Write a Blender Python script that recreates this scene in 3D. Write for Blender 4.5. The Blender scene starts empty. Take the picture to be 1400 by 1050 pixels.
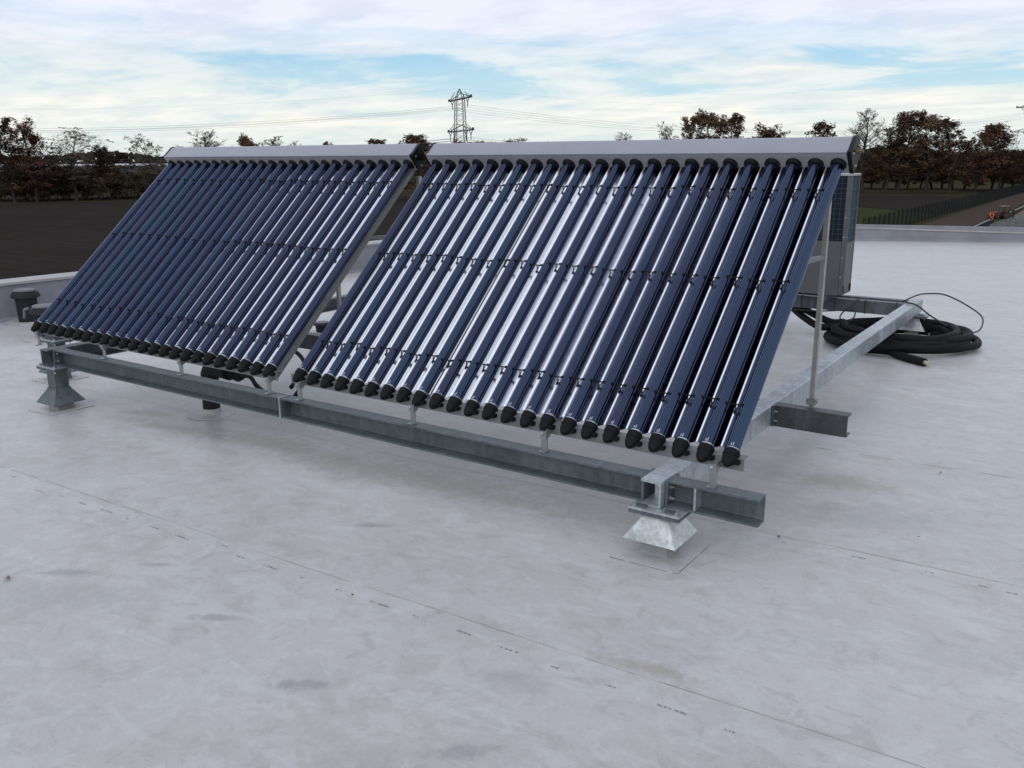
import bpy, bmesh, math, random
from mathutils import Vector, Matrix

# ------------------------------------------------------------------ scene, camera, light
scene = bpy.context.scene
COL = scene.collection
R = math.radians

cam_d = bpy.data.cameras.new('camera')
cam = bpy.data.objects.new('camera', cam_d)
COL.objects.link(cam)
cr = Vector((0.82661025, 0.56275238, -0.005026))
cu = Vector((-0.13677583, 0.2095529, 0.96818384))
cf = Vector((-0.54590097, 0.79962325, -0.2501895))
cm = Matrix((cr, cu, -cf)).transposed().to_4x4()
cm.translation = Vector((6.5966, -3.3522, 1.1808))
cam.matrix_world = cm
cam_d.sensor_fit = 'HORIZONTAL'
cam_d.sensor_width = 36.0
cam_d.lens = 1202.44 / 1400 * 36.0
cam_d.clip_start = 0.05
cam_d.clip_end = 9000
scene.camera = cam

scene.view_settings.view_transform = 'Standard'
scene.view_settings.look = 'None'
scene.view_settings.gamma = 1
scene.view_settings.exposure = 0.14
scene.cycles.use_denoising = True
scene.cycles.max_bounces = 6
scene.cycles.glossy_bounces = 4
scene.cycles.diffuse_bounces = 3
scene.cycles.sample_clamp_indirect = 6
scene.cycles.use_adaptive_sampling = True
scene.cycles.adaptive_threshold = 0.02

SKY_OFF, GLOW = (3.1, 1.7, 0), 0.2
SUN_EL, SUN_AZ = R(30), R(168)          # azimuth clockwise from +Y, the sun stands behind the camera
sun_dir = Vector((math.sin(SUN_AZ) * math.cos(SUN_EL), math.cos(SUN_AZ) * math.cos(SUN_EL), math.sin(SUN_EL)))
sd = bpy.data.lights.new('sun', 'SUN')
sd.energy = 0.5
sd.angle = R(35)
sd.color = (1.0, 0.96, 0.9)
sun = bpy.data.objects.new('sun', sd)
COL.objects.link(sun)
sun.rotation_euler = (-sun_dir).to_track_quat('-Z', 'Y').to_euler()
sun.location = (0, -20, 30)

world = bpy.data.worlds.new('World')
scene.world = world
world.use_nodes = True
wn, wl = world.node_tree.nodes, world.node_tree.links
wn.clear()


def wnode(t, **kw):
    n = wn.new(t)
    for k, v in kw.items():
        setattr(n, k, v)
    return n


def wmath(op, a, b=None, c=None, clamp=False):
    n = wn.new('ShaderNodeMath')
    n.operation = op
    n.use_clamp = clamp
    for i, v in enumerate((a, b, c)):
        if v is None:
            continue
        if isinstance(v, (int, float)):
            n.inputs[i].default_value = v
        else:
            wl.new(v, n.inputs[i])
    return n.outputs[0]


def wramp(fac, stops, interp='EASE'):
    n = wn.new('ShaderNodeValToRGB')
    n.color_ramp.interpolation = interp
    e = n.color_ramp.elements
    while len(e) < len(stops):
        e.new(0.5)
    for i, (p, c) in enumerate(stops):
        e[i].position = p
        e[i].color = c if len(c) == 4 else (*c, 1)
    wl.new(fac, n.inputs[0])
    return n.outputs[0]


def wmix(fac, a, b):
    n = wn.new('ShaderNodeMix')
    n.data_type = 'RGBA'
    for s, v in ((n.inputs[0], fac), (n.inputs[6], a), (n.inputs[7], b)):
        if isinstance(v, (int, float)):
            s.default_value = v
        elif isinstance(v, tuple):
            s.default_value = (*v, 1)
        else:
            wl.new(v, s)
    return n.outputs[2]


tc = wnode('ShaderNodeTexCoord')
sep = wnode('ShaderNodeSeparateXYZ')
wl.new(tc.outputs['Generated'], sep.inputs[0])
zz = wmath('MAXIMUM', sep.outputs[2], 0.0)
inv = wmath('DIVIDE', 1.0, wmath('ADD', zz, 0.10))
comb = wnode('ShaderNodeCombineXYZ')
wl.new(wmath('MULTIPLY', sep.outputs[0], inv), comb.inputs[0])
wl.new(wmath('MULTIPLY', sep.outputs[1], inv), comb.inputs[1])


def wnoise(scale, detail, rough, dist, off, stretch=(1, 1, 1), rot=0):
    mp = wnode('ShaderNodeMapping')
    mp.inputs['Location'].default_value = off
    mp.inputs['Rotation'].default_value = (0, 0, rot)
    mp.inputs['Scale'].default_value = stretch
    wl.new(comb.outputs[0], mp.inputs[0])
    n = wnode('ShaderNodeTexNoise')
    n.inputs['Scale'].default_value = scale
    n.inputs['Detail'].default_value = detail
    n.inputs['Roughness'].default_value = rough
    n.inputs['Distortion'].default_value = dist
    wl.new(mp.outputs[0], n.inputs[0])
    return n.outputs[0]


sky = wnode('ShaderNodeTexSky')
sky.sky_type = 'NISHITA'
sky.sun_disc = False
sky.sun_elevation = SUN_EL
sky.sun_rotation = SUN_AZ
sky.air_density = 1.0
sky.dust_density = 1.0
sky.ozone_density = 1.5
n1 = wnoise(0.62, 5, 0.60, 0.9, SKY_OFF, (1.0, 1.0, 1), R(34))
n2 = wnoise(2.1, 4, 0.62, 0.0, (7.3, 4.2, 0), (0.85, 1.15, 1), R(34))
# how much cloud there is at each height above the horizon: low bank, open band, high sheet
hgt = wmath('MULTIPLY', zz, 4.0, clamp=True)
cover = wramp(hgt, [(0.0, (.52,) * 3), (0.13, (.58,) * 3), (0.21, (.50,) * 3), (0.28, (.37,) * 3), (0.37, (.37,) * 3), (0.48, (.60,) * 3), (0.62, (.80,) * 3)])
dens = wmath('ADD', wmath('MULTIPLY', n1, 1.7), wmath('MULTIPLY', n2, 0.40))
dens = wmath('ADD', dens, wmath('MULTIPLY', cover, 1.5))
mask = wramp(wmath('MULTIPLY', wmath('SUBTRACT', dens, 1.44), 1.5, clamp=True), [(0, (0, 0, 0)), (0.5, (.70,) * 3), (1, (1, 1, 1))])
cloud_low = (8.9, 8.75, 8.15)
cloud_high = (7.7, 8.05, 9.0)
ccol = wmix(wramp(hgt, [(0.3, (0, 0, 0)), (0.55, (1, 1, 1))]), wmix(wramp(hgt, [(0.0, (0, 0, 0)), (0.17, (1, 1, 1))]), (7.1, 7.7, 7.4), cloud_low), cloud_high)
shade = wramp(n2, [(0.36, (.90, .92, .95)), (0.60, (1.02, 1.02, 1.02))])
mul = wnode('ShaderNodeMix', data_type='RGBA', blend_type='MULTIPLY')
mul.inputs[0].default_value = 1
wl.new(ccol, mul.inputs[6])
wl.new(shade, mul.inputs[7])
# the cloud sheet is thin and glows where the sun stands behind it
dotn = wnode('ShaderNodeVectorMath', operation='DOT_PRODUCT')
wl.new(tc.outputs['Generated'], dotn.inputs[0])
dotn.inputs[1].default_value = sun_dir
glow = wmath('ADD', wmath('MULTIPLY', wmath('POWER', wmath('MAXIMUM', dotn.outputs['Value'], 0.0), 3.0), GLOW), 1.0)
mul2 = wnode('ShaderNodeVectorMath', operation='SCALE')
wl.new(mul.outputs[2], mul2.inputs[0])
wl.new(glow, mul2.inputs['Scale'])
clear = wmix(.78, sky.outputs[0], (2.9, 5.8, 8.1))
hazec = wmix(wramp(hgt, [(0.0, (.9,) * 3), (0.25, (.42,) * 3), (0.5, (0, 0, 0))]), clear, (7.0, 8.1, 7.9))
fin = wmix(mask, hazec, mul2.outputs[0])
bg = wnode('ShaderNodeBackground')
bg.inputs[1].default_value = 0.1
wl.new(fin, bg.inputs[0])
wo = wnode('ShaderNodeOutputWorld')
wl.new(bg.outputs[0], wo.inputs[0])

# ------------------------------------------------------------------ helpers


class MB:
    def __init__(s):
        s.v, s.f, s.m = [], [], []

    def add(s, vs, fs, mi=0):
        o = len(s.v)
        s.v += [tuple(p) for p in vs]
        for q in fs:
            s.f.append([o + i for i in q])
            s.m.append(mi)
        return s

    def box(s, lo, hi, mi=0, M=None):
        x0, y0, z0 = lo
        x1, y1, z1 = hi
        vs = [Vector(p) for p in ((x0, y0, z0), (x1, y0, z0), (x1, y1, z0), (x0, y1, z0), (x0, y0, z1), (x1, y0, z1), (x1, y1, z1), (x0, y1, z1))]
        if M is not None:
            vs = [M @ p for p in vs]
        return s.add(vs, [(3, 2, 1, 0), (4, 5, 6, 7), (0, 1, 5, 4), (1, 2, 6, 5), (2, 3, 7, 6), (3, 0, 4, 7)], mi)

    def bar(s, a, b, t, mi=0, t2=None):
        a, b = Vector(a), Vector(b)
        d = (b - a)
        L = d.length
        if L < 1e-6:
            return s
        M = Matrix.Translation(a) @ d.to_track_quat('Z', 'Y').to_matrix().to_4x4()
        t2 = t2 or t
        return s.box((-t / 2, -t2 / 2, 0), (t / 2, t2 / 2, L), mi, M)

    def tube(s, pts, rad, n=8, mi=0, cap=True):
        pts = [Vector(p) for p in pts]
        rads = rad if isinstance(rad, (list, tuple)) else [rad] * len(pts)
        vs, fs = [], []
        ref = None
        for i, p in enumerate(pts):
            d = (pts[min(i + 1, len(pts) - 1)] - pts[max(i - 1, 0)])
            if d.length < 1e-9:
                d = Vector((0, 0, 1))
            d.normalize()
            if ref is None:
                ref = d.orthogonal().normalized()
            ref = (ref - d * ref.dot(d))
            if ref.length < 1e-6:
                ref = d.orthogonal()
            ref.normalize()
            w = d.cross(ref)
            for k in range(n):
                a = 2 * math.pi * k / n
                vs.append(p + (ref * math.cos(a) + w * math.sin(a)) * rads[i])
        for i in range(len(pts) - 1):
            for k in range(n):
                fs.append((i * n + k, i * n + (k + 1) % n, (i + 1) * n + (k + 1) % n, (i + 1) * n + k))
        if cap:
            fs.append(tuple(range(n - 1, -1, -1)))
            fs.append(tuple((len(pts) - 1) * n + k for k in range(n)))
        return s.add(vs, fs, mi)

    def lathe(s, prof, n=16, org=(0, 0, 0), axis=(0, 0, 1), mi=0):
        """prof: (radius, height along axis)"""
        org, axis = Vector(org), Vector(axis).normalized()
        u = axis.orthogonal().normalized()
        w = axis.cross(u)
        vs, fs = [], []
        for r_, h in prof:
            for k in range(n):
                a = 2 * math.pi * k / n
                vs.append(org + axis * h + (u * math.cos(a) + w * math.sin(a)) * r_)
        for i in range(len(prof) - 1):
            for k in range(n):
                fs.append((i * n + k, i * n + (k + 1) % n, (i + 1) * n + (k + 1) % n, (i + 1) * n + k))
        fs.append(tuple(range(n - 1, -1, -1)))
        fs.append(tuple((len(prof) - 1) * n + k for k in range(n)))
        return s.add(vs, fs, mi)

    def prism(s, prof, x0, x1, fn, mi=0, closed=True, caps=True):
        """prof: 2-d points; fn(x, a, b) -> 3-d point; extruded from x0 to x1"""
        n = len(prof)
        vs = [fn(x0, *p) for p in prof] + [fn(x1, *p) for p in prof]
        fs = [(i, (i + 1) % n, n + (i + 1) % n, n + i) for i in range(n if closed else n - 1)]
        if caps and closed:
            fs += [tuple(range(n - 1, -1, -1)), tuple(range(n, 2 * n))]
        return s.add(vs, fs, mi)

    def mesh(s, name, mats, smooth=False, angle=None, bevel=0):
        me = bpy.data.meshes.new(name)
        me.from_pydata([tuple(p) for p in s.v], [], s.f)
        mats = mats if isinstance(mats, (list, tuple)) else [mats]
        for m in mats:
            me.materials.append(m)
        if len(mats) > 1:
            me.polygons.foreach_set('material_index', s.m)
        bm = bmesh.new()
        bm.from_mesh(me)
        if len(bm.faces) < 20000:
            bmesh.ops.recalc_face_normals(bm, faces=bm.faces)
        if bevel:
            bmesh.ops.bevel(bm, geom=list(bm.edges), offset=bevel, segments=1, affect='EDGES', clamp_overlap=True)
        bm.to_mesh(me)
        bm.free()
        if smooth:
            me.polygons.foreach_set('use_smooth', [True] * len(me.polygons))
            if angle:
                me.set_sharp_from_angle(angle=R(angle))
        me.update()
        return me


def link(name, me, parent=None, loc=None):
    o = bpy.data.objects.new(name, me)
    COL.objects.link(o)
    if loc is not None:
        o.location = loc
    if parent is not None:
        o.parent = parent
    return o


def part(name, mb, mats, parent, loc=None, smooth=False, angle=None, bevel=0):
    """mesh given in world coordinates, parented without moving"""
    me = mb.mesh(name, mats, smooth, angle, bevel) if isinstance(mb, MB) else mb
    o = link(name, me, parent, loc)
    if parent is not None:
        o.matrix_parent_inverse = Matrix.Translation(-Vector(WLOC[parent.name]))
    WLOC[o.name] = tuple(Vector(o.location))
    return o


WLOC = {}


def thing(name, loc, label, cat, group=None):
    o = bpy.data.objects.new(name, None)
    COL.objects.link(o)
    o.location = loc
    o.empty_display_size = 0.2
    WLOC[o.name] = tuple(loc)
    return tag(o, label, cat, group)


def tag(o, label=None, cat=None, group=None, kind=None):
    for k, v in (('label', label), ('category', cat), ('group', group), ('kind', kind)):
        if v:
            o[k] = v
    return o


def single(name, mb, mats, label, cat, group=None, smooth=False, angle=None, bevel=0):
    """one-mesh thing, mesh in world coordinates, origin moved to its base"""
    lo = [min(p[i] for p in mb.v) for i in range(3)]
    hi = [max(p[i] for p in mb.v) for i in range(3)]
    base = ((lo[0] + hi[0]) / 2, (lo[1] + hi[1]) / 2, lo[2])
    mb.v = [(p[0] - base[0], p[1] - base[1], p[2] - base[2]) for p in mb.v]
    o = link(name, mb.mesh(name, mats, smooth, angle, bevel), None, base)
    return tag(o, label, cat, group)


# ------------------------------------------------------------------ materials
class NT:
    def __init__(s, name):
        s.mat = bpy.data.materials.new(name)
        s.mat.use_nodes = True
        s.n, s.l = s.mat.node_tree.nodes, s.mat.node_tree.links
        s.b = s.n['Principled BSDF']
        s.tc = s.n.new('ShaderNodeTexCoord')

    def set(s, **kw):
        for k, v in kw.items():
            k = k.replace('_', ' ')
            i = s.b.inputs[k]
            if hasattr(v, 'is_linked') or hasattr(v, 'links'):
                s.l.new(v, i)
            elif isinstance(v, tuple):
                i.default_value = (*v, 1) if len(v) == 3 and i.type == 'RGBA' else v
            else:
                i.default_value = v
        return s

    def map(s, scale=(1, 1, 1), rot=(0, 0, 0), loc=(0, 0, 0), coord='Object'):
        m = s.n.new('ShaderNodeMapping')
        m.inputs['Scale'].default_value = scale
        m.inputs['Rotation'].default_value = rot
        m.inputs['Location'].default_value = loc
        s.l.new(s.tc.outputs[coord], m.inputs[0])
        return m.outputs[0]

    def noise(s, scale, detail=4, rough=.55, vec=None, dist=0.0):
        n = s.n.new('ShaderNodeTexNoise')
        n.inputs['Scale'].default_value = scale
        n.inputs['Detail'].default_value = detail
        n.inputs['Roughness'].default_value = rough
        n.inputs['Distortion'].default_value = dist
        s.l.new(vec if vec is not None else s.tc.outputs['Object'], n.inputs[0])
        return n.outputs[0]

    def voro(s, scale, vec=None, out='Distance', feature='F1'):
        n = s.n.new('ShaderNodeTexVoronoi')
        n.feature = feature
        n.inputs['Scale'].default_value = scale
        s.l.new(vec if vec is not None else s.tc.outputs['Object'], n.inputs[0])
        return n.outputs[out]

    def ramp(s, fac, stops, interp='LINEAR'):
        n = s.n.new('ShaderNodeValToRGB')
        n.color_ramp.interpolation = interp
        e = n.color_ramp.elements
        while len(e) < len(stops):
            e.new(.5)
        for i, (p, c) in enumerate(stops):
            e[i].position = p
            if isinstance(c, (int, float)):
                c = (c, c, c)
            e[i].color = (*c, 1)
        s.l.new(fac, n.inputs[0])
        return n.outputs[0]

    def mix(s, fac, a, b, blend='MIX'):
        n = s.n.new('ShaderNodeMix')
        n.data_type = 'RGBA'
        n.blend_type = blend
        for i, v in ((0, fac), (6, a), (7, b)):
            if isinstance(v, (int, float)):
                n.inputs[i].default_value = v
            elif isinstance(v, tuple):
                n.inputs[i].default_value = (*v, 1)
            else:
                s.l.new(v, n.inputs[i])
        return n.outputs[2]

    def math(s, op, a, b=None, clamp=False):
        n = s.n.new('ShaderNodeMath')
        n.operation = op
        n.use_clamp = clamp
        for i, v in ((0, a), (1, b)):
            if v is None:
                continue
            if isinstance(v, (int, float)):
                n.inputs[i].default_value = v
            else:
                s.l.new(v, n.inputs[i])
        return n.outputs[0]

    def bump(s, h, strength=.3, dist=.01):
        n = s.n.new('ShaderNodeBump')
        n.inputs['Strength'].default_value = strength
        n.inputs['Distance'].default_value = dist
        s.l.new(h, n.inputs['Height'])
        s.l.new(n.outputs[0], s.b.inputs['Normal'])
        return s

    def rnd(s):
        n = s.n.new('ShaderNodeObjectInfo')
        return n.outputs['Random']


def plain(name, col, rough=.6, metal=0.0, var=.12, scale=30, spec=.5):
    t = NT(name)
    nz = t.noise(scale, 5, .6)
    lo = tuple(c * (1 - var) for c in col)
    hi = tuple(min(1, c * (1 + var)) for c in col)
    t.set(Base_Color=t.ramp(nz, [(.3, lo), (.7, hi)]), Metallic=metal, Specular_IOR_Level=spec)
    t.set(Roughness=t.ramp(nz, [(.3, rough * .88), (.7, min(1, rough * 1.1))]))
    return t.mat


def m_galv(name, col, rough=.42, metal=.55, fresh=0.0):
    t = NT(name)
    sp = t.voro(70, t.map((1, 1, 1)), 'Color')
    spg = t.ramp(sp, [(0, .74), (1, 1.24)])
    big = t.noise(3.2, 6, .62)
    streak = t.noise(1.0, 5, .6, t.map((2.2, 26, 3.5)))
    drip = t.noise(1.0, 5, .65, t.map((24, 24, 2.0)))
    c = t.mix(t.ramp(big, [(.35, 0.0), (.68, 1.0)]), tuple(v * .72 for v in col), tuple(min(1, v * 1.22) for v in col))
    c = t.mix(.75, c, t.mix(1.0, c, spg, 'MULTIPLY'))
    c = t.mix(t.math('MULTIPLY', t.ramp(drip, [(.5, 0.0), (.68, 1.0)]), .5), c, tuple(min(1, v * 1.7) for v in col))
    c = t.mix(t.math('MULTIPLY', t.ramp(streak, [(.52, 0.0), (.75, 1.0)]), .30), c, tuple(v * .5 for v in col))
    t.set(Base_Color=c, Metallic=metal, Roughness=t.ramp(big, [(.3, rough * .8), (.7, rough * 1.25)]))
    t.bump(t.noise(220, 3, .6), .10, .002)
    return t.mat


def m_roof():
    t = NT('membrane_grey')
    P = t.map()
    base = (.405, .412, .445)
    big = t.noise(.55, 4, .62)
    mid = t.noise(2.4, 7, .70, t.map((1.0, 1.5, 1), (0, 0, R(18))), .5)
    smear = t.noise(1.0, 6, .68, t.map((2.0, 6.5, 1), (0, 0, R(-22))), .7)
    fine = t.noise(38, 5, .7)
    c = t.mix(t.ramp(big, [(.30, 0.0), (.70, 1.0)]), (.398, .391, .386), (.468, .463, .463))
    c = t.mix(t.math('MULTIPLY', t.ramp(mid, [(.49, 0.0), (.57, 1.0)]), .30), c, (.350, .346, .342))
    c = t.mix(t.math('MULTIPLY', t.ramp(smear, [(.545, 0.0), (.59, 1.0)]), .28), c, (.54, .54, .55))
    c = t.mix(t.math('MULTIPLY', t.ramp(fine, [(.30, 1.0), (.52, 0.0)]), .13), c, (.25, .25, .255))
    # brown rain stains, thicker in patches
    br = t.math('MULTIPLY', t.ramp(t.noise(1.15, 6, .65, t.map((1, 1, 1), loc=(4, 2, 0)), .8), [(.56, 0.0), (.72, 1.0)]), t.ramp(t.noise(9, 6, .7, None, 1.2), [(.35, .25), (.65, 1.0)]))
    c = t.mix(t.math('MULTIPLY', br, .5), c, (.30, .275, .25))
    # crisp-edged drying marks and foot scuffs
    dry = t.noise(5.2, 6, .74, t.map((1.0, 1.25, 1), (0, 0, R(40)), (2.2, 5.1, 0)), .9)
    c = t.mix(t.math('MULTIPLY', t.ramp(dry, [(.545, 0.0), (.575, 1.0)]), .32), c, (.53, .53, .54))
    c = t.mix(t.math('MULTIPLY', t.ramp(dry, [(.405, 1.0), (.435, 0.0)]), .42), c, (.32, .315, .31))
    spk = t.noise(13, 5, .75, t.map((1.0, 1.4, 1), (0, 0, R(-25)), (1.2, 3.1, 0)), .4)
    c = t.mix(t.math('MULTIPLY', t.ramp(spk, [(.56, 0.0), (.63, 1.0)]), .26), c, (.29, .285, .28))
    c = t.mix(t.math('MULTIPLY', t.ramp(spk, [(.36, 1.0), (.43, 0.0)]), .20), c, (.555, .555, .56))
    # scattered dirt specks
    sp = t.math('MULTIPLY', t.ramp(t.voro(26, P), [(.030, 1.0), (.075, 0.0)]), t.ramp(t.noise(3.3, 3, .5, t.map((1, 1, 1), loc=(7, 1, 0))), [(.56, 0.0), (.66, 1.0)]))
    c = t.mix(t.math('MULTIPLY', sp, .7), c, (.10, .09, .085))
    # scuffs and puddle marks, most with a shape of their own: (x, y, half length, half width, turn, colour, amount)
    groups = [((.225, .225, .235), .6, [(3.05, -1.56, .15, .035, 30), (3.32, -1.31, .10, .03, 25), (3.94, -1.48, .14, .035, 30), (4.54, -1.64, .13, .04, 34), (5.22, -1.61, .13, .045, 35), (3.82, -.5, .16, .035, 30)]),
              ((.29, .255, .215), .6, [(5.50, -.93, .26, .05, 2), (.95, .20, .30, .09, 12), (1.5, .06, .75, .10, 4), (2.4, .15, .8, .16, 2), (5.57, 1.22, .34, .14, 10), (5.53, .37, .11, .014, 0), (3.4, .12, 1.5, .22, 1)]),  # last one, the long strip by the front beam: dirt plus painted-in shade
              ((.325, .322, .325), .55, [(5.15, -1.22, .18, .07, 10), (5.8, .80, .4, .2, 20), (2.4, -1.9, .7, .25, 25), (3.2, -1.75, .45, .2, 30), (5.3, 2.6, .8, .5, 20)])]
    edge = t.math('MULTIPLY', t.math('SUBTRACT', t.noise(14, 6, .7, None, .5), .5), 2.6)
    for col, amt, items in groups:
        dmin = None
        for (x, y, a, b, rz_) in items:
            ca, sa = math.cos(R(rz_)), math.sin(R(rz_))
            m1 = t.n.new('ShaderNodeMapping')
            m1.inputs['Location'].default_value = (-(x * ca + y * sa), x * sa - y * ca, 0)
            m1.inputs['Rotation'].default_value = (0, 0, -R(rz_))
            t.l.new(t.tc.outputs['Object'], m1.inputs[0])
            m2 = t.n.new('ShaderNodeVectorMath')
            m2.operation = 'MULTIPLY'
            m2.inputs[1].default_value = (1 / a, 1 / b, 0)
            t.l.new(m1.outputs[0], m2.inputs[0])
            ln = t.n.new('ShaderNodeVectorMath')
            ln.operation = 'LENGTH'
            t.l.new(m2.outputs[0], ln.inputs[0])
            dmin = ln.outputs['Value'] if dmin is None else t.math('MINIMUM', dmin, ln.outputs['Value'])
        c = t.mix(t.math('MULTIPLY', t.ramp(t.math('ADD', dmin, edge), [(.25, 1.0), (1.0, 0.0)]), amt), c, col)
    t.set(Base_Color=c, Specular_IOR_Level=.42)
    t.set(Roughness=t.ramp(big, [(.3, .30), (.7, .50)]))
    t.bump(t.math('ADD', t.math('MULTIPLY', t.noise(2.2, 4, .5), 2.0), t.math('MULTIPLY', fine, .15)), .16, .02)
    return t.mat


def m_tube():
    t = NT('coated_glass_tube')
    r_ = t.rnd()
    along = t.noise(1.0, 3, .5, t.map((9, 1.2, 1.2)))
    c = t.ramp(r_, [(0, (.015, .022, .058)), (.35, (.013, .027, .068)), (.85, (.013, .031, .076)), (1, (.011, .042, .082))])
    c = t.mix(t.math('MULTIPLY', along, .25), c, (.014, .022, .058))
    t.set(Base_Color=c, Metallic=1.0, Roughness=.13, Specular_IOR_Level=.5, Coat_Weight=.85, Coat_Roughness=.03, Coat_IOR=1.45)
    t.b.inputs['Specular Tint'].default_value = (.30, .42, .80, 1)
    dust = t.noise(7, 5, .7)
    t.set(Coat_Roughness=t.ramp(dust, [(.4, .025), (.7, .14)]), Roughness=t.ramp(t.noise(2.5, 4, .6), [(.35, .10), (.65, .20)]))
    return t.mat


def m_ground(name, cols, scale=.05, rowdir=None, rough=.95):
    t = NT(name)
    a = t.noise(scale, 8, .65)
    b = t.noise(scale * 9, 6, .65)
    c = t.mix(t.ramp(a, [(.35, 0.0), (.65, 1.0)]), cols[0], cols[1])
    c = t.mix(t.math('MULTIPLY', t.ramp(b, [(.4, 0.0), (.7, 1.0)]), .6), c, cols[2])
    if rowdir is not None:
        w = t.noise(1.0, 3, .6, t.map((.02, 1.6, 1), (0, 0, rowdir)))
        c = t.mix(t.math('MULTIPLY', t.ramp(w, [(.4, 0.0), (.62, 1.0)]), .5), c, tuple(v * .6 for v in cols[0]))
    t.set(Base_Color=c, Roughness=rough, Specular_IOR_Level=0.0)
    return t.mat


def m_leaf(name, a, b, c_):
    t = NT(name)
    n = t.noise(.9, 4, .6)
    col = t.ramp(n, [(.3, a), (.5, b), (.7, c_)])
    rr = t.ramp(t.rnd(), [(0, .8), (1, 1.2)])
    t.set(Base_Color=t.mix(1, col, rr, 'MULTIPLY'), Roughness=.9, Specular_IOR_Level=0.0)
    return t.mat


M = {}
M['roof'] = m_roof()
M['parapet'] = plain('parapet_membrane', (.21, .215, .24), .6, 0, .16, 2.5, .25)
M['coping'] = plain('coping_metal', (.33, .33, .32), .55, .2, .14, 6)
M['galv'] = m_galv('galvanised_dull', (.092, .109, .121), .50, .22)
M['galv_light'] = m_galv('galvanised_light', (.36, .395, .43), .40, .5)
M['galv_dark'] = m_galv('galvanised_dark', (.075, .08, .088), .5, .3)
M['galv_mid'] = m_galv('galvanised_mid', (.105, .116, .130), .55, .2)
M['zinc'] = m_galv('skirt_zinc', (.46, .48, .48), .38, .5)
M['tube'] = m_tube()
M['mirror'] = plain('reflector_aluminium', (.86, .87, .89), .13, 1.0, .03, 12)
M['alu'] = plain('aluminium_rail', (.16, .163, .167), .48, .3, .10, 18)
M['alu_bright'] = plain('aluminium_bracket', (.27, .285, .29), .36, .65, .12, 22)
M['leg'] = plain('aluminium_leg', (.36, .36, .345), .42, .6, .10, 18)
M['rail'] = plain('aluminium_bottom_rail', (.185, .19, .195), .45, .4, .12, 18)
M['bead'] = plain('weld_bead_dirt', (.19, .18, .17), .7, 0, .35, 9, .3)
M['seam_bead'] = plain('seam_weld_bead', (.345, .34, .335), .6, 0, .3, 9, .3)
M['cover'] = plain('header_cover_grey', (.28, .285, .33), .36, .25, .05, 5)
M['under'] = plain('header_base_grey', (.33, .335, .36), .5, .1, .08, 8)
M['black'] = plain('black_rubber', (.007, .007, .008), .6, 0, .25, 40, .14)
M['blackgloss'] = plain('black_plastic', (.007, .007, .008), .45, 0, .2, 40, .2)
M['glint'] = plain('edge_glint_silver', (.34, .36, .40), .28, .8, .08, 60)
M['white'] = plain('white_mark', (.75, .76, .78), .5, 0, .04, 60)
M['brass'] = plain('brass_pipe', (.45, .30, .10), .35, .85, .15, 30)
M['dull_pipe'] = plain('tarnished_pipe', (.14, .10, .06), .5, .4, .2, 30)
M['bolt'] = plain('zinc_bolt', (.42, .43, .43), .35, .8, .15, 60)
M['boot'] = plain('membrane_boot', (.27, .285, .28), .55, 0, .15, 12, .4)
M['print'] = plain('black_print', (.19, .19, .195), .8, 0, .2, 80)
M['unit'] = plain('unit_casing_grey', (.085, .088, .092), .55, 0, .08, 8, .3)
M['unit_side'] = plain('unit_side_panel', (.11, .114, .118), .5, 0, .08, 8, .3)
M['unit_dark'] = plain('unit_grille_dark', (.006, .010, .022), .6, 0, .2, 40, .2)
M['coil_blue'] = plain('coil_fins_blue', (.009, .045, .085), .55, .2, .25, 25, .2)
M['wire'] = plain('grille_wire', (.085, .10, .11), .5, .2, .1, 40, .3)
M['vent'] = plain('vent_dark_grey', (.016, .017, .020), .6, 0, .2, 12, .2)
M['ventlid'] = plain('vent_lid_grey', (.15, .155, .16), .6, 0, .1, 20, .2)
M['hose'] = plain('hose_foam', (.007, .007, .008), .7, 0, .3, 35, .18)
M['copper'] = plain('hose_pale_end', (.48, .43, .30), .5, .2, .2, 60)
M['cable'] = plain('cable_black', (.02, .02, .022), .45, 0, .2, 50)
M['soil'] = m_ground('ploughed_soil', ((.030, .027, .024), (.038, .033, .029), (.023, .021, .019)), .06, R(30))
M['meadow'] = m_ground('autumn_meadow', ((.038, .035, .023), (.044, .043, .026), (.031, .027, .019)), .04)
M['green'] = m_ground('green_grass', ((.032, .043, .018), (.042, .049, .022), (.036, .032, .019)), .10)
M['verge'] = m_ground('trampled_verge', ((.058, .047, .039), (.070, .058, .048), (.046, .038, .032)), .3)
M['tarmac'] = m_ground('dark_tarmac', ((.020, .020, .023), (.026, .026, .029), (.018, .018, .02)), .5)
M['paving'] = m_ground('sand_paving', ((.125, .118, .105), (.15, .14, .125), (.09, .085, .075)), .3)
M['kerb'] = plain('kerb_concrete', (.22, .22, .21), .8, 0, .2, 3)
M['gravel'] = plain('gravel_stone', (.10, .10, .095), .9, 0, .5, 4)
M['bark'] = plain('bark', (.042, .035, .031), .9, 0, .3, 2, 0.0)
M['birchbark'] = plain('birch_bark', (.060, .054, .047), .9, 0, .4, 2, 0.0)
M['twig'] = plain('twigs', (.060, .049, .042), .9, 0, .3, 1, 0.0)
M['twig_pale'] = plain('birch_twigs', (.105, .088, .074), .9, 0, .3, 1, 0.0)
M['oakleaf'] = m_leaf('oak_leaves', (.095, .058, .038), (.115, .070, .043), (.080, .064, .042))
M['redleaf'] = m_leaf('russet_leaves', (.110, .058, .042), (.130, .068, .047), (.090, .055, .042))
M['scrub'] = m_leaf('scrub_leaves', (.088, .067, .049), (.105, .077, .053), (.076, .068, .049))
M['pylon'] = plain('pylon_steel', (.045, .055, .062), .6, .3, .15, .5)
M['wireline'] = plain('conductor_wire', (.08, .085, .09), .6, .3, .1, 1)
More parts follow.
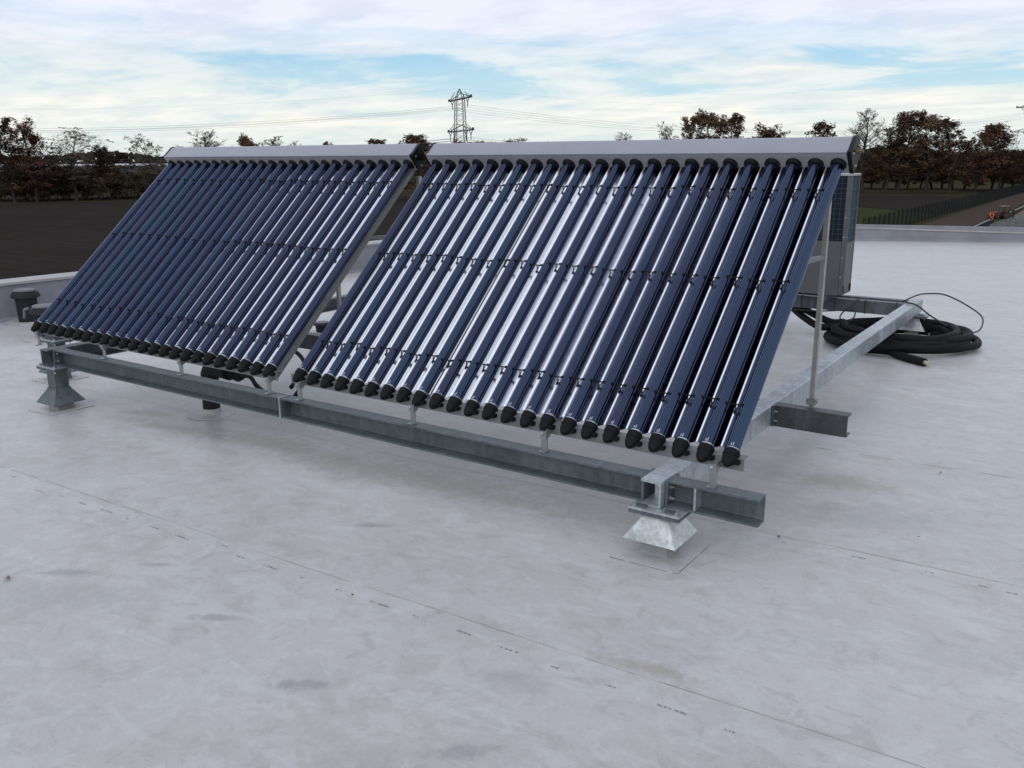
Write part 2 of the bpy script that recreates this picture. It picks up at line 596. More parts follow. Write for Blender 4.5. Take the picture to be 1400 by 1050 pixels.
M['fence'] = plain('fence_steel_dark', (.012, .014, .015), .7, .0, .2, 2, .1)
M['glasshouse'] = plain('greenhouse_white', (.62, .64, .66), .4, 0, .08, .2)
M['glasspane'] = plain('greenhouse_glass', (.075, .085, .085), .25, 0, .3, .15)
M['mullion'] = plain('greenhouse_mullion', (.12, .125, .125), .6, 0, .1, .2)
M['red'] = plain('red_paint', (.105, .014, .012), .5, 0, .2, 3)
M['tyre'] = plain('tyre_rubber', (.014, .014, .015), .8, 0, .2, 8)
M['orange'] = plain('orange_workwear', (.85, .13, .03), .7, 0, .12, 9)
M['darkcloth'] = plain('dark_workwear', (.018, .018, .022), .85, 0, .25, 9)
M['skin'] = plain('skin', (.40, .24, .17), .6, 0, .1, 9)
M['hair'] = plain('hair', (.03, .02, .014), .8, 0, .2, 20)
M['leaf_litter'] = plain('dry_leaf', (.16, .11, .05), .8, 0, .3, 60)
M['farwood'] = m_leaf('far_wood', (.045, .041, .038), (.056, .048, .043), (.040, .041, .039))

# ------------------------------------------------------------------ the roof
RA, RB = -.622, .0237


def rz(x):
    return RA + RB * x


GZ = -8.8
# parapet lines (inner face): left wall and rear wall meet in a corner
LW0, LW1 = Vector((-4.93, -7.0)), Vector((-3.62, 15.35))
RW1 = Vector((22.0, 19.3))
corner = LW1


def leftx(y):
    return LW0.x + (LW1.x - LW0.x) * (y - LW0.y) / (LW1.y - LW0.y)


def reary(x):
    return LW1.y + (RW1.y - LW1.y) * (x - LW1.x) / (RW1.x - LW1.x)


mb = MB()
deck = [(LW0.x, LW0.y), (20, LW0.y), (20, reary(20)), (LW1.x, LW1.y)]
top = [(x, y, rz(x) - .004) for x, y in deck]
bot = [(x, y, rz(x) - .30) for x, y in deck]
mb.add(top + bot, [(0, 1, 2, 3), (7, 6, 5, 4), (0, 4, 5, 1), (1, 5, 6, 2), (2, 6, 7, 3), (3, 7, 4, 0)])
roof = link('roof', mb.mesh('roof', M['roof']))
tag(roof, 'flat roof covered in light grey membrane sheets', None, None, 'structure')
WLOC[roof.name] = (0, 0, 0)

# membrane sheets laid in rows along x, each edge lapping 3 mm over the next
seams = [-7.0, -5.06, -3.70, -2.34, -.98, .38, 1.74, 3.10, 4.46, 5.82, 7.18, 8.54, 9.90, 11.26, 12.62, 13.98, 15.34, 16.7, 18.06, 19.4]
rng = random.Random(5)
for i in range(len(seams) - 1):
    y0, y1 = seams[i], seams[i + 1]
    mb = MB()
    N = 60
    pts = []
    for side, y in ((0, y0), (1, y1 + .05)):
        for k in range(N + 1):
            xa = leftx(min(y, 15.3)) + .001
            xb = 20
            if y > 15.35:
                xa = max(xa, LW1.x + (y - LW1.y) * (RW1.x - LW1.x) / (RW1.y - LW1.y))
            x = xa + (xb - xa) * (k / N) ** 1.0
            dz = ((.0019 if y0 == -.98 else .0021 if y0 == .38 else .0014) if side == 0 else .0012)
            wob = .005 * math.sin(x * 1.7 + i) + .003 * math.sin(x * 4.1 + 2 * i) if side == 0 else 0
            pts.append((x, y + wob, rz(x) + dz))
    fs = [(k, k + 1, N + 1 + k + 1, N + 1 + k) for k in range(N)]
    mb.add(pts, fs)
    lap = [(p[0], p[1] + .0015, p[2] - .0016) for p in pts[:N + 1]]      # the welded edge, 4 mm deep
    mb.add(pts[:N + 1] + lap, [(k, k + 1, N + 2 + k, N + 1 + k) for k in range(N)])
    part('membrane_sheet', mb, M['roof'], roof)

rngb = random.Random(21)
for y0, xa, xb, keep in ((-.98, .6, 8.2, .86), (.38, 5.2, 8.5, .6), (1.74, 5.3, 9.0, .45)):
    mb = MB()
    i = seams.index(y0)
    x = xa
    while x < xb:
        L = rngb.uniform(.05, .22)
        if rngb.random() < keep:
            n_ = max(2, int(L / .05))
            for k in range(n_):
                pp = []
                for xx in (x + L * k / n_, x + L * (k + 1) / n_):
                    pp.append((xx, y0 + .005 * math.sin(xx * 1.7 + i) + .003 * math.sin(xx * 4.1 + 2 * i) - .001, rz(xx) + .0018))
                mb.bar(pp[0], pp[1], rngb.uniform(.0018, .0034))
        x += L
    part('weld_bead', mb, M['seam_bead'], roof)

# maker's print that runs along the seams (illegible at this distance: short dark strokes)
marks = [(1.55, -1.04, .049), (1.92, -1.09, .075), (2.1, -1.07, .036), (2.31, -1.07, .069), (2.52, -1.065, .092), (2.72, -1.07, .037), (2.93, -1.07, .071), (3.15, -1.07, .095), (3.35, -1.07, .032), (3.41, -1.03, .042), (3.57, -1.07, .05), (3.77, -1.07, .094), (3.97, -1.07, .026), (4.18, -1.07, .037), (4.4, -1.07, .093), (4.59, -1.07, .029), (4.81, -1.07, .067), (5.02, -1.08, .094), (5.22, -1.09, .029), (5.43, -1.09, .038), (5.65, -1.1, .093), (5.84, -1.11, .027), (5.54, .31, .052), (5.87, .32, .054), (6.15, .32, .033), (6.35, .3, .039), (6.45, .29, .038), (5.62, 1.70, .104)]
for (x, y, L) in marks:
    mb = MB()
    cx = x - L / 2
    while cx < x + L / 2:
        w = rng.choice((.0035, .005, .0065))
        h = rng.choice((.005, .0065, .007))
        z = rz(cx) + .0034
        k = rng.random()
        if k < .85:
            mb.add([(cx, y, z), (cx + w, y, rz(cx + w) + .0034), (cx + w, y + h, rz(cx + w) + .0034), (cx, y + h, z)], [(0, 1, 2, 3)])
        cx += w + rng.choice((.0012, .0018, .0018, .006))
    if mb.v:
        part('print_mark', mb, M['print'], roof)

# parapets


def par_top(x):
    return -.292 - .004 * x


def wall(name, a, b, label, nseg):
    d = (b - a)
    L = d.length
    d.normalize()
    n = Vector((-d.y, d.x))            # outward
    mid = (a + b) / 2
    t = thing(name, (mid.x, mid.y, rz(mid.x)), label, 'wall')
    mb = MB()
    pr = []
    for p in (a, b):
        zt, zb = par_top(p.x), rz(p.x)
        o = n * .32
        # skirting fillet, inner face, top, outer face
        pr.append([(p.x - n.x * .05, p.y - n.y * .05, zb + .003), (p.x - n.x * .0, p.y - n.y * .0, zb + .045), (p.x + n.x * .012, p.y + n.y * .012, zt), (p.x + o.x, p.y + o.y, zt), (p.x + o.x, p.y + o.y, GZ), (p.x, p.y, GZ)])
    k = len(pr[0])
    mb.add(pr[0] + pr[1], [(i, (i + 1) % k, k + (i + 1) % k, k + i) for i in range(k)] + [tuple(range(k)), tuple(range(2 * k - 1, k - 1, -1))])
    part('wall_face', mb, M['parapet'], t)
    # coping lengths with small joints
    for i in range(nseg):
        p = a + d * (L * i / nseg + .004)
        q = a + d * (L * (i + 1) / nseg - .004)
        mb = MB()
        vs = []
        for s_ in (p, q):
            zt = par_top(s_.x)
            for (u, z) in ((-.012, zt - .018), (-.012, zt + .012), (.33, zt + .020), (.33, zt - .05), (.322, zt - .05), (.322, zt + .004), (.004, zt + .003), (.004, zt - .018)):
                vs.append((s_.x + n.x * u, s_.y + n.y * u, z))
        mb.add(vs, [(j, (j + 1) % 8, 8 + (j + 1) % 8, 8 + j) for j in range(8)] + [tuple(range(8)), tuple(range(15, 7, -1))])
        part('coping', mb, M['coping'], t)
    return t


wall('parapet_wall', LW0, LW1, 'low grey parapet with pale coping behind the round roof vents', 9)
wall('parapet_wall', LW1 + Vector((.02, 0)), RW1, 'low grey parapet with pale coping in front of the fence and tractor', 9)

# ------------------------------------------------------------------ collectors
TL, PITCH, TR = 1.720, .112, .0278
TILT = math.atan2(1.1489, 1.2804)
ET = Vector((0, math.cos(TILT), math.sin(TILT)))
EN = Vector((0, -math.sin(TILT), math.cos(TILT)))


def sn(x, s, n):
    v = ET * s + EN * n
    return Vector((x, v.y, v.z))


AX = -TR - .002       # tube axis below the measured front line
# tube glass
mb = MB()
mb.lathe([(TR, 0.0), (TR, TL + .03)], 24, sn(0, -.01, AX), ET)
ME_TUBE = mb.mesh('tube', M['tube'], True, 40)
mb = MB()
mb.lathe([(TR + .0008, .010), (TR + .0012, .013), (TR + .0008, .020)], 24, sn(0, 0, AX), ET)  # silver band put in for the glint on the glass edge
ME_GLINT = mb.mesh('edge_glint', M['glint'], True, 40)
mb = MB()
for dx, L in ((-.004, .012), (.004, .016)):
    a = math.asin(dx / TR)
    p0 = sn(dx, .024, AX + (TR + .0006) * math.cos(a))
    p1 = sn(dx, .024 + L, AX + (TR + .0006) * math.cos(a))
    w = Vector((.0010, 0, 0))
    mb.add([p0 - w, p0 + w, p1 + w, p1 - w], [(0, 1, 2, 3)])
ME_MARK = mb.mesh('maker_mark', M['white'])
# end cap: ribbed collar and a pointed chin that hooks over the rail
mb = MB()
mb.lathe([(.0310, .014), (.0345, .012), (.0352, -.014), (.0315, -.018)], 20, sn(0, 0, AX), ET)
prof = [(-.018, .0325, 0), (-.030, .0320, .001), (-.042, .0285, .003), (-.054, .0225, .006), (-.063, .016, .009), (-.067, .012, .010)]
vs, fs = [], []
nn = 18
for s_, r_, sh in prof:
    c = sn(0, s_, AX)
    for k in range(nn):
        a = 2 * math.pi * k / nn
        # flattened towards the chin, which hangs a little forward
        v = EN * (math.cos(a) * r_ * .95 + sh) + Vector((1, 0, 0)) * (math.sin(a) * r_)
        vs.append(c + v)
for i in range(len(prof) - 1):
    for k in range(nn):
        fs.append((i * nn + k, i * nn + (k + 1) % nn, (i + 1) * nn + (k + 1) % nn, (i + 1) * nn + k))
fs.append(tuple((len(prof) - 1) * nn + k for k in range(nn)))
fs.append(tuple(range(nn)))
mb.add(vs, fs)
# side lug that sits on the rail
mb.box((.020, -.02, -.055), (.046, .022, -.038))
ME_CAP = mb.mesh('end_cap', M['black'], True, 45)
mb = MB()
mb.lathe([(.0282, -.004), (.0325, -.003), (.035, .004), (.0400, .008), (.0410, .0155), (.036, .0162)], 22, sn(0, TL, AX), ET)
ME_COLLAR = mb.mesh('collar', M['black'], True, 45)
# compound parabolic trough behind each tube
half = [(.0558 * i / 12, -.0340 + .0300 * (i / 12) ** 1.7) for i in range(13)]
prof = half + [(PITCH - x, z) for x, z in reversed(half[:-1])]
mb = MB()
mb.prism(prof, .03, TL + .012, lambda s_, a, b: sn(a, s_, AX + b), closed=False)
low = [(x, z - .0012) for x, z in prof]
mb.prism(low, .03, TL + .012, lambda s_, a, b: sn(a, s_, AX + b), closed=False)
ME_REFL = mb.mesh('reflector', M['mirror'], True)
# wire clip between two tubes
mb = MB()
h = PITCH / 2
y0 = -.004
mb.bar(sn(h - .034, 0, AX + .018), sn(h + .034, 0, AX + .018), .0050)
for sx in (-1, 1):
    mb.lathe([(.004, -.009), (.0068, -.004), (.0068, .004), (.004, .009)], 8, sn(h + sx * .034, 0, AX + .020), (1, 0, 0))
mb.bar(sn(h + .006, 0, AX + .015), sn(h + .006, -.022, AX - .002), .0042)
mb.bar(sn(h + .020, 0, AX + .015), sn(h + .008, -.020, AX + .002), .0042)
mb.bar(sn(h + .006, -.022, AX - .002), sn(h + .004, -.032, AX - .004), .0075)
ME_CLIP = mb.mesh('tube_clip', M['black'])

HDR = [(1.738, .030), (1.742, .041), (1.756, .042), (1.758, .037), (1.850, .037), (1.868, .030), (1.882, .014), (1.890, -.010), (1.890, -.050), (1.884, -.075), (1.872, -.088), (1.738, -.088)]


def collector(off, dy, label, n_first, legs):
    root = thing('solar_collector', (off + 1.29, dy + .6, -.163), label, 'solar collector', 'tube collectors on the steel frame')
    O = Vector((off, dy, 0))
    rnd = random.Random(int(off * 10) + 3)
    for k in range(24):
        tb = part('tube', ME_TUBE, None, root, (off + k * PITCH + rnd.uniform(-.0012, .0012), dy, 0))
        tb.rotation_euler = (rnd.uniform(-.0008, .0006), 0, rnd.uniform(-.0014, .0014))
        for nm, me in (('end_cap', ME_CAP), ('collar', ME_COLLAR), ('edge_glint', ME_GLINT), ('maker_mark', ME_MARK)):
            c = link(nm, me, tb)
            if nm == 'end_cap':
                c.location = ET * rnd.uniform(-.003, .002)
                c.rotation_euler = (0, 0, 0)
        if k < 23:
            part('reflector', ME_REFL, None, root, (off + k * PITCH, dy, 0))
            for s_ in (.235, .93, 1.535):
                v = ET * (s_ + rnd.uniform(-.012, .012))
                part('tube_clip', ME_CLIP, None, root, (off + k * PITCH, dy + v.y, v.z))
    xa, xb = off - .062, off + 23 * PITCH + .048
    F = lambda x, s_, n_: sn(x, s_, n_) + Vector((0, dy, 0))
    mb = MB()
    mb.prism(HDR, xa, xb, F)
    hd = part('header', mb, M['cover'], root, smooth=True, angle=28)
    mb = MB()
    mb.prism([(1.7365, .026), (1.7395, .026), (1.7395, -.086), (1.7365, -.086)], xa + .002, xb - .002, F)
    part('header_underside', mb, M['under'], hd)
    big = [(s_ + (.004 if s_ > 1.8 else -.004), n_ + (.004 if n_ > -.03 else -.004)) for s_, n_ in HDR]
    for (p, q) in ((xa - .012, xa - .001), (xb + .001, xb + .022)):
        mb = MB()
        mb.prism(big, p, q, F)
        e = part('header_end_cap', mb, M['blackgloss'], hd, smooth=True, angle=28)
        for (s_, n_) in ((1.765, .012), (1.765, -.07), (1.86, -.02)):
            mb2 = MB()
            mb2.lathe([(.006, 0), (.006, .005), (.004, .007)], 8, F(q, s_, n_), (1, 0, 0))
            part('screw', mb2, M['bolt'], hd, smooth=True, angle=40)
    # bottom rail: an angle that the caps hook over
    mb = MB()
    Y0 = dy + .006
    mb.prism([(-.086, .0), (-.086, .003), (-.034, .003), (-.030, .045), (-.033, .045), (-.037, .0)], off - .075, off + 23 * PITCH + .062, lambda x, a, b: Vector((x, Y0 + b, a)))
    part('bottom_rail', mb, M['rail'], root)
    # bright edge of the last reflector at either end, cross rails under the tubes
    for x in (off - .0160, off + 23 * PITCH + .0150):
        mb = MB()
        mb.prism([(.02, -.058), (.02, -.046), (TL + .012, -.046), (TL + .012, -.058)], x, x + .006, F)
        part('reflector_edge', mb, M['alu_bright'], root)
    for s_ in (.33, 1.0, 1.62):
        mb = MB()
        mb.prism([(s_ - .015, -.0845), (s_ + .015, -.0845), (s_ + .015, -.105), (s_ - .015, -.105)], xa + .04, xb - .06, F)
        part('cross_rail', mb, M['alu'], root)
    # brackets down to the front beam, rear legs down to the middle beam
    for x in legs:
        mb = MB()
        mb.box((x - .017, -.048, -.1628), (x + .017, -.005, -.158))
        mb.box((x - .017, -.022, -.158), (x + .017, -.017, -.086))
        b0 = part('foot_bracket', mb, M['alu_bright'], root)
        mb = MB()
        mb.prism([(-.095, -.030), (-.052, -.030), (-.052, .020 + dy), (-.095, -.004)], x + .012, x + .016, lambda xx, a, b: Vector((xx, b, a)))
        mb.box((x - .016, -.032, -.098), (x + .016, -.028, -.060))
        part('angle_plate', mb, M['alu_bright'], b0)
        mb = MB()
        mb.lathe([(.0085, 0), (.0085, .007), (.005, .010), (.005, .015)], 6, (x - .004, -.032, -.074), (0, -1, 0))
        part('bolt', mb, M['bolt'], b0)
        mb = MB()
        s_top = 1.66
        top_z = (ET * s_top + EN * -.10).z
        mb.box((x - .013, 1.388, -.120), (x + .013, 1.418, top_z + .02))
        lg = part('rear_leg', mb, M['leg'], root, bevel=.002)
        mb = MB()
        mb.box((x - .024, 1.378, -.140), (x + .024, 1.427, -.105))
        mb.box((x - .010, 1.390, -.1628), (x + .010, 1.415, -.140))
        mb.lathe([(.007, 0), (.007, .062)], 6, (x - .031, 1.40, -.122), (1, 0, 0))
        part('leg_clamp', mb, M['alu_bright'], lg)
        # tie from the sloping rail to the leg
        s_t = .745 / math.sin(TILT)
        p = sn(x, s_t, -.095)
        mb = MB()
        mb.bar((x, p.y + dy, p.z), (x, 1.39, p.z - .012), .018, 0, .022)
        part('leg_tie', mb, M['alu'], root)
        mb = MB()
        mb.prism([(-.03, -.060), (-.03, -.084), (TL + .01, -.084), (TL + .01, -.060)], x + .006, x + .022, F)
        part('sloping_rail', mb, M['alu'], root)
    return root


OFF2 = 23 * PITCH + .238
collector(0.0, 0.0, 'left blue vacuum tube collector, the one nearer the round roof vents', 0, (.05, .90, 1.758, 2.589))
collector(OFF2, .0153, 'right blue vacuum tube collector, the one in front of the grey outdoor unit', 0, (2.849, 3.697, 4.505, 5.338))

# coupling between the two headers
cpl = thing('pipe_coupling', (2.70, 1.29, 1.10), 'black insulated elbow and brass pipe joining the two collector headers', 'pipe')
mb = MB()
c0 = sn(0, 1.815, -.012)
mb.tube([(2.648, c0.y, c0.z), (2.665, c0.y, c0.z), (2.668, c0.y, c0.z), (2.690, c0.y, c0.z)], [.043, .043, .030, .030], 14)
part('insulation_collar', mb, M['black'], cpl, smooth=True, angle=40)
mb = MB()
mb.tube([(2.680, c0.y, c0.z - .002), (2.742, c0.y, c0.z - .002)], .0175, 12)
part('brass_pipe', mb, M['brass'], cpl, smooth=True, angle=40)
st = MB()
st.tube([(5.464, c0.y, c0.z - .005), (5.485, c0.y, c0.z - .005), (5.488, c0.y, c0.z - .005), (5.500, c0.y, c0.z - .005)], [.012, .012, .009, .009], 12)
single('pipe_stub', st, M['dull_pipe'], 'short brass pipe stub at the right end of the collector header', 'pipe', None, True, 40)

# ------------------------------------------------------------------ steel frame
ZT, ZB = -.163, -.283
FL, WB = .0095, .0075
fr = thing('steel_frame', (2.67, 2.8, rz(2.67)), 'galvanised steel beam frame on feet carrying both tube collectors', 'frame')


def chan_x(x0, x1, yf, yb, web_at):
    """channel along x; web_at 'back' or 'front'"""
    if web_at == 'back':
        p = [(yf, ZT), (yf, ZT - FL), (yb - WB - .006, ZT - FL - .002), (yb - WB, ZT - FL - .008), (yb - WB, ZB + FL + .008), (yb - WB - .006, ZB + FL + .002), (yf, ZB + FL), (yf, ZB), (yb, ZB), (yb, ZT)]
    else:
        p = [(yb, ZT), (yb, ZT - FL), (yf + WB + .006, ZT - FL - .002), (yf + WB, ZT - FL - .008), (yf + WB, ZB + FL + .008), (yf + WB + .006, ZB + FL + .002), (yb, ZB + FL), (yb, ZB), (yf, ZB), (yf, ZT)]
    mb = MB()
    mb.prism(p, x0, x1, lambda x, a, b: Vector((x, a, b)))
    return mb


def chan_y(y0, y1, xo, xw):
    """channel along y, open side at xo, web outer face at xw"""
    s_ = 1 if xw > xo else -1
    w = xw - s_ * WB
    p = [(xo, ZT), (xo, ZT - FL), (w - s_ * .006, ZT - FL - .002), (w, ZT - FL - .008), (w, ZB + FL + .008), (w - s_ * .006, ZB + FL + .002), (xo, ZB + FL), (xo, ZB), (xw - s_ * .004, ZB), (xw, ZB + .004), (xw, ZT - .006), (xw - s_ * .002, ZT - .002), (xw - s_ * .006, ZT)]
    mb = MB()
    mb.prism(p, y0, y1, lambda y, a, b: Vector((a, y, b)))
    return mb


XL, XR = .295, 5.045
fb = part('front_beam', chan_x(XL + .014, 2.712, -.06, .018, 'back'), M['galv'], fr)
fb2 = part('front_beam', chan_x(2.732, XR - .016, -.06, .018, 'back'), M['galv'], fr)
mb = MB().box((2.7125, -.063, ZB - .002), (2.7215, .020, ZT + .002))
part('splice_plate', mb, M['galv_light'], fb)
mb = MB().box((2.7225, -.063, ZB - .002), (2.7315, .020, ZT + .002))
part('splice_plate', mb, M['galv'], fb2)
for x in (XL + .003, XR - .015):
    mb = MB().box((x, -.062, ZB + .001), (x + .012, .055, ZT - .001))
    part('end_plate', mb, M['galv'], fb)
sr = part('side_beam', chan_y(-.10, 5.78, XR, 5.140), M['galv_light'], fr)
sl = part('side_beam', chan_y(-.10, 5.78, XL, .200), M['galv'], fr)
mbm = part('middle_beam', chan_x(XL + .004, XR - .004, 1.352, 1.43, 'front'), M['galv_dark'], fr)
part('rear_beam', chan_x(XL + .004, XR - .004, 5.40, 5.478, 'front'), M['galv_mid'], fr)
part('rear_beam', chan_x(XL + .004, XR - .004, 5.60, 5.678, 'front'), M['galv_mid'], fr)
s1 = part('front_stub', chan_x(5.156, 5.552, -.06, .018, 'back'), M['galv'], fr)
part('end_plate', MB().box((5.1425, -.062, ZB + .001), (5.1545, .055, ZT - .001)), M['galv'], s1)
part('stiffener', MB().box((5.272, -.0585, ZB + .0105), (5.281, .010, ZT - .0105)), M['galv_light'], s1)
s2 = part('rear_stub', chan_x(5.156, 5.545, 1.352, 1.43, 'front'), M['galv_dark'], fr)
part('end_plate', MB().box((5.1425, 1.335, ZB + .001), (5.1545, 1.440, ZT - .001)), M['galv'], s2)


def bolt(pos, axis, parent, r_=.010):
    mb = MB()
    mb.lathe([(r_, 0), (r_, .008), (r_ * .6, .0085), (r_ * .6, .018), (r_ * .45, .020)], 6, pos, axis)
    return part('bolt', mb, M['bolt'], parent)


for z in (-.196, -.250):
    bolt((5.155, -.035, z), (1, 0, 0), s1)
    bolt((5.132, -.045, z), (-1, 0, 0), s1)
    bolt((5.155, 1.344, z), (1, 0, 0), s2, .008)
    bolt((XL - .0, -.03, z), (-1, 0, 0), fb, .009)
    bolt((XL + .016, -.04, z), (1, 0, 0), fb, .009)


def foot(x, y, sk_top, sk_bot, label, skirt_mat='zinc', half=.122, stub=False, pz=ZB - .0015):
    zr = rz(x)
    t = thing('support_foot', (x, y, zr + .004), label, 'support foot', 'feet under the steel frame')
    ph = .118
    p1 = part('head_plate', MB().box((x - ph, y - ph * .72, pz - .011), (x + ph, y + ph * .72, pz)), M['galv_light'], t, bevel=.001)
    part('base_plate', MB().box((x - ph, y - ph * .72, pz - .026), (x + ph, y + ph * .72, pz - .014)), M['galv'], t, bevel=.001)
    for sx in (-1, 1):
        for sy in (-1, 1):
            bx, by = x + sx * (ph - .020), y + sy * (ph * .72 - .018)
            mb = MB()
            mb.lathe([(.0095, 0), (.0095, .008), (.0055, .0085), (.0055, .014)], 6, (bx, by, pz + .0002))
            mb.lathe([(.0055, -.044), (.0055, -.036), (.0095, -.0355), (.0095, -.027)], 6, (bx, by, pz))
            part('bolt', mb, M['bolt'], p1)
        mb = MB()
        mb.box((x + sx * (ph - .052) - .022, y - .070, pz + .0005), (x + sx * (ph - .052) + .022, y - .044, pz + .010))
        part('beam_clamp', mb, M['galv'], p1)
    c = .052
    part('column', MB().box((x - c, y - c, zr + .01), (x + c, y + c, pz - .027)), M['galv'], t, bevel=.004)
    # sheet-metal rain skirt: a folded pyramid shell, open below
    a, b = c + .004, half
    vs = []
    for hw, z in ((a, sk_top + .012), (a + .003, sk_top), (b, sk_bot), (b - .002, sk_bot - .0015), (a + .001, sk_top - .003)):
        vs += [(x - hw, y - hw, z), (x + hw, y - hw, z), (x + hw, y + hw, z), (x - hw, y + hw, z)]
    fs = []
    for lv in range(4):
        for k in range(4):
            fs.append((lv * 4 + k, lv * 4 + (k + 1) % 4, (lv + 1) * 4 + (k + 1) % 4, (lv + 1) * 4 + k))
    part('rain_skirt', MB().add(vs, fs), M[skirt_mat], t)
    # membrane boot and welded flashing square
    mb = MB()
    vs = []
    for hw, z in ((.066, zr + .006), (.062, zr + .016), (.0585, sk_bot + .035)):
        vs += [(x - hw, y - hw, z), (x + hw, y - hw, z), (x + hw, y + hw, z), (x - hw, y + hw, z)]
    mb.add(vs, [(l * 4 + k, l * 4 + (k + 1) % 4, l * 4 + 4 + (k + 1) % 4, l * 4 + 4 + k) for l in range(2) for k in range(4)] + [(0, 1, 2, 3)])
    part('membrane_boot', mb, M['boot'], t)
    ps = .158
    mb = MB()
    crn = [(x - ps, y - ps - .01), (x + ps, y - ps - .012), (x + ps + .004, y + ps), (x - ps + .01, y + ps)]
    lo = [(px, py, rz(px) + .0010) for px, py in crn]
    hi = [(px * .995 + x * .005, py * .995 + y * .005, rz(px) + .0066) for px, py in crn]
    mb.add(lo + hi, [(4, 5, 6, 7), (0, 1, 5, 4), (1, 2, 6, 5), (2, 3, 7, 6), (3, 0, 4, 7)])
    part('flashing_patch', mb, M['roof'], t)
    mb = MB()
    for i in range(4):
        p, q = crn[i], crn[(i + 1) % 4]
        for k in range(14):
            if (k * 7 + i * 3 + int(x * 10)) % 9 == 0:
                continue
            a_, b_ = k / 14, (k + 1) / 14
            pa = Vector((p[0] + (q[0] - p[0]) * a_, p[1] + (q[1] - p[1]) * a_, 0))
            pb = Vector((p[0] + (q[0] - p[0]) * b_, p[1] + (q[1] - p[1]) * b_, 0))
            pa.z, pb.z = rz(pa.x) + .0022, rz(pb.x) + .0022
            mb.bar(pa, pb, .0034)
    part('weld_bead', mb, M['bead'], t)
    if stub:
        mb = MB()
        mb.box((x - .075, y - .05, pz + .001), (x + .085, y + .06, pz + .075))
        part('beam_shoe', mb, M['galv_dark'], t, bevel=.003)
    return t


foot(5.125, -.052, -.322, -.418, 'bright zinc rain-skirted support foot under the near right frame corner')
foot(.270, -.035, -.462, -.560, 'support foot with long column and skirt under the left front frame corner', 'galv')
foot(5.105, 5.62, -.33, -.425, 'support foot behind the coiled black hoses under the rear beam end')
foot(.245, 5.62, -.46, -.56, 'support foot under the hidden rear left corner of the frame', 'galv')
foot(-.70, .50, -.48, -.57, 'separate support foot with dark shoe standing just behind the left front foot', 'galv', .122, True)

# ------------------------------------------------------------------ outdoor unit
UX0, UX1, UY0, UY1, UZ0, UZ1 = 3.55, 4.530, 5.19, 5.475, -.100, .995
un = thing('heat_pump_unit', ((UX0 + UX1) / 2, (UY0 + UY1) / 2, UZ0 - .06), 'grey outdoor heat pump unit with blue finned coil standing on rear beams', 'heat pump')
SPL = .400
P_ = .042
bt = part('lower_panel', MB().box((UX0, UY0, UZ0), (UX1 - P_ - .002, UY0 + .01, SPL)), M['unit'], un)
part('lower_side_panel', MB().box((UX1 - .012, UY0 + .028, UZ0 + .002), (UX1, UY1 - .002, SPL - .01)), M['unit_side'], un)
part('back_panel', MB().box((UX0, UY1 - .01, UZ0), (UX1 - .013, UY1, UZ1)), M['unit'], un)
part('left_panel', MB().box((UX0, UY0 + .011, UZ0), (UX0 + .01, UY1 - .011, UZ1)), M['unit'], un)
part('base_tray', MB().box((UX0 + .011, UY0 + .011, UZ0 + .001), (UX1 - .013, UY1 - .011, UZ0 + .03)), M['unit_dark'], un)
mb = MB().box((UX1 - P_, UY0 - .002, UZ0 - .001), (UX1 + .002, UY0 + .026, UZ1 - .001))
part('corner_post', mb, M['unit'], un, bevel=.003)
part('rear_post', MB().box((UX1 - .02, UY1 - .022, UZ0 + .003), (UX1 + .003, UY1 + .003, UZ1 - .001)), M['unit'], un)
part('top_panel', MB().box((UX0 - .006, UY0 - .008, UZ1), (UX1 + .007, UY1 + .007, UZ1 + .022)), M['coping'], un, bevel=.003)
cd = part('coil_front', MB().box((UX0 + .011, UY0 + .012, SPL + .002), (UX1 - P_ - .003, UY0 + .03, UZ1 - .002)), M['unit_dark'], un)
cs = part('coil_side', MB().box((UX1 - .022, UY0 + .03, SPL - .006), (UX1 - .006, UY1 - .024, UZ1 - .002)), M['coil_blue'], un)
# protective wire grille
mb = MB()
nz = 13
for i in range(nz):
    z = SPL + .02 + (UZ1 - SPL - .04) * i / (nz - 1)
    mb.box((UX0 + .02, UY0 + .003, z - .0011), (UX1 - P_, UY0 + .005, z + .0011))
x = UX1 - P_ - .045
while x > UX0 + .02:
    mb.box((x - .0010, UY0 + .0055, SPL + .005), (x + .0010, UY0 + .008, UZ1 - .004))
    x -= .05
part('wire_grille', mb, M['wire'], cd)
mb = MB()
for i in range(7):
    z = SPL + .03 + (UZ1 - SPL - .06) * i / 6
    mb.box((UX1 - .003, UY0 + .028, z - .002), (UX1 + .001, UY1 - .02, z + .002))
for y in (UY0 + .09, UY0 + .16, UY0 + .22):
    mb.box((UX1 - .0055, y - .0018, SPL), (UX1 - .0032, y + .0018, UZ1 - .004))
part('wire_grille', mb, M['wire'], cs)
for z in (.07, .25, .44, .62):
    mb = MB()
    mb.lathe([(.006, 0), (.006, .003), (.003, .004)], 8, (UX1 - P_ + .012, UY0 - .002, z), (0, -1, 0))
    part('screw', mb, M['bolt'], un)
for x in (UX0 + .14, UX1 - .16):
    mb = MB()
    mb.box((x - .022, UY0 - .02, ZT + .001), (x + .022, 5.69, UZ0 - .001))
    part('mounting_rail', mb, M['galv_dark'], un)
mb = MB()
mb.box((UX1 - .030, UY0 + .014, UZ0 + .02), (UX1 + .006, UY0 + .030, UZ0 + .085))
mb.box((UX1 - .004, UY1 - .045, UZ0 + .02), (UX1 + .012, UY1 - .025, UZ0 + .085))
part('handle_notch', mb, M['black'], un)

# ------------------------------------------------------------------ hoses and cables
rng = random.Random(11)


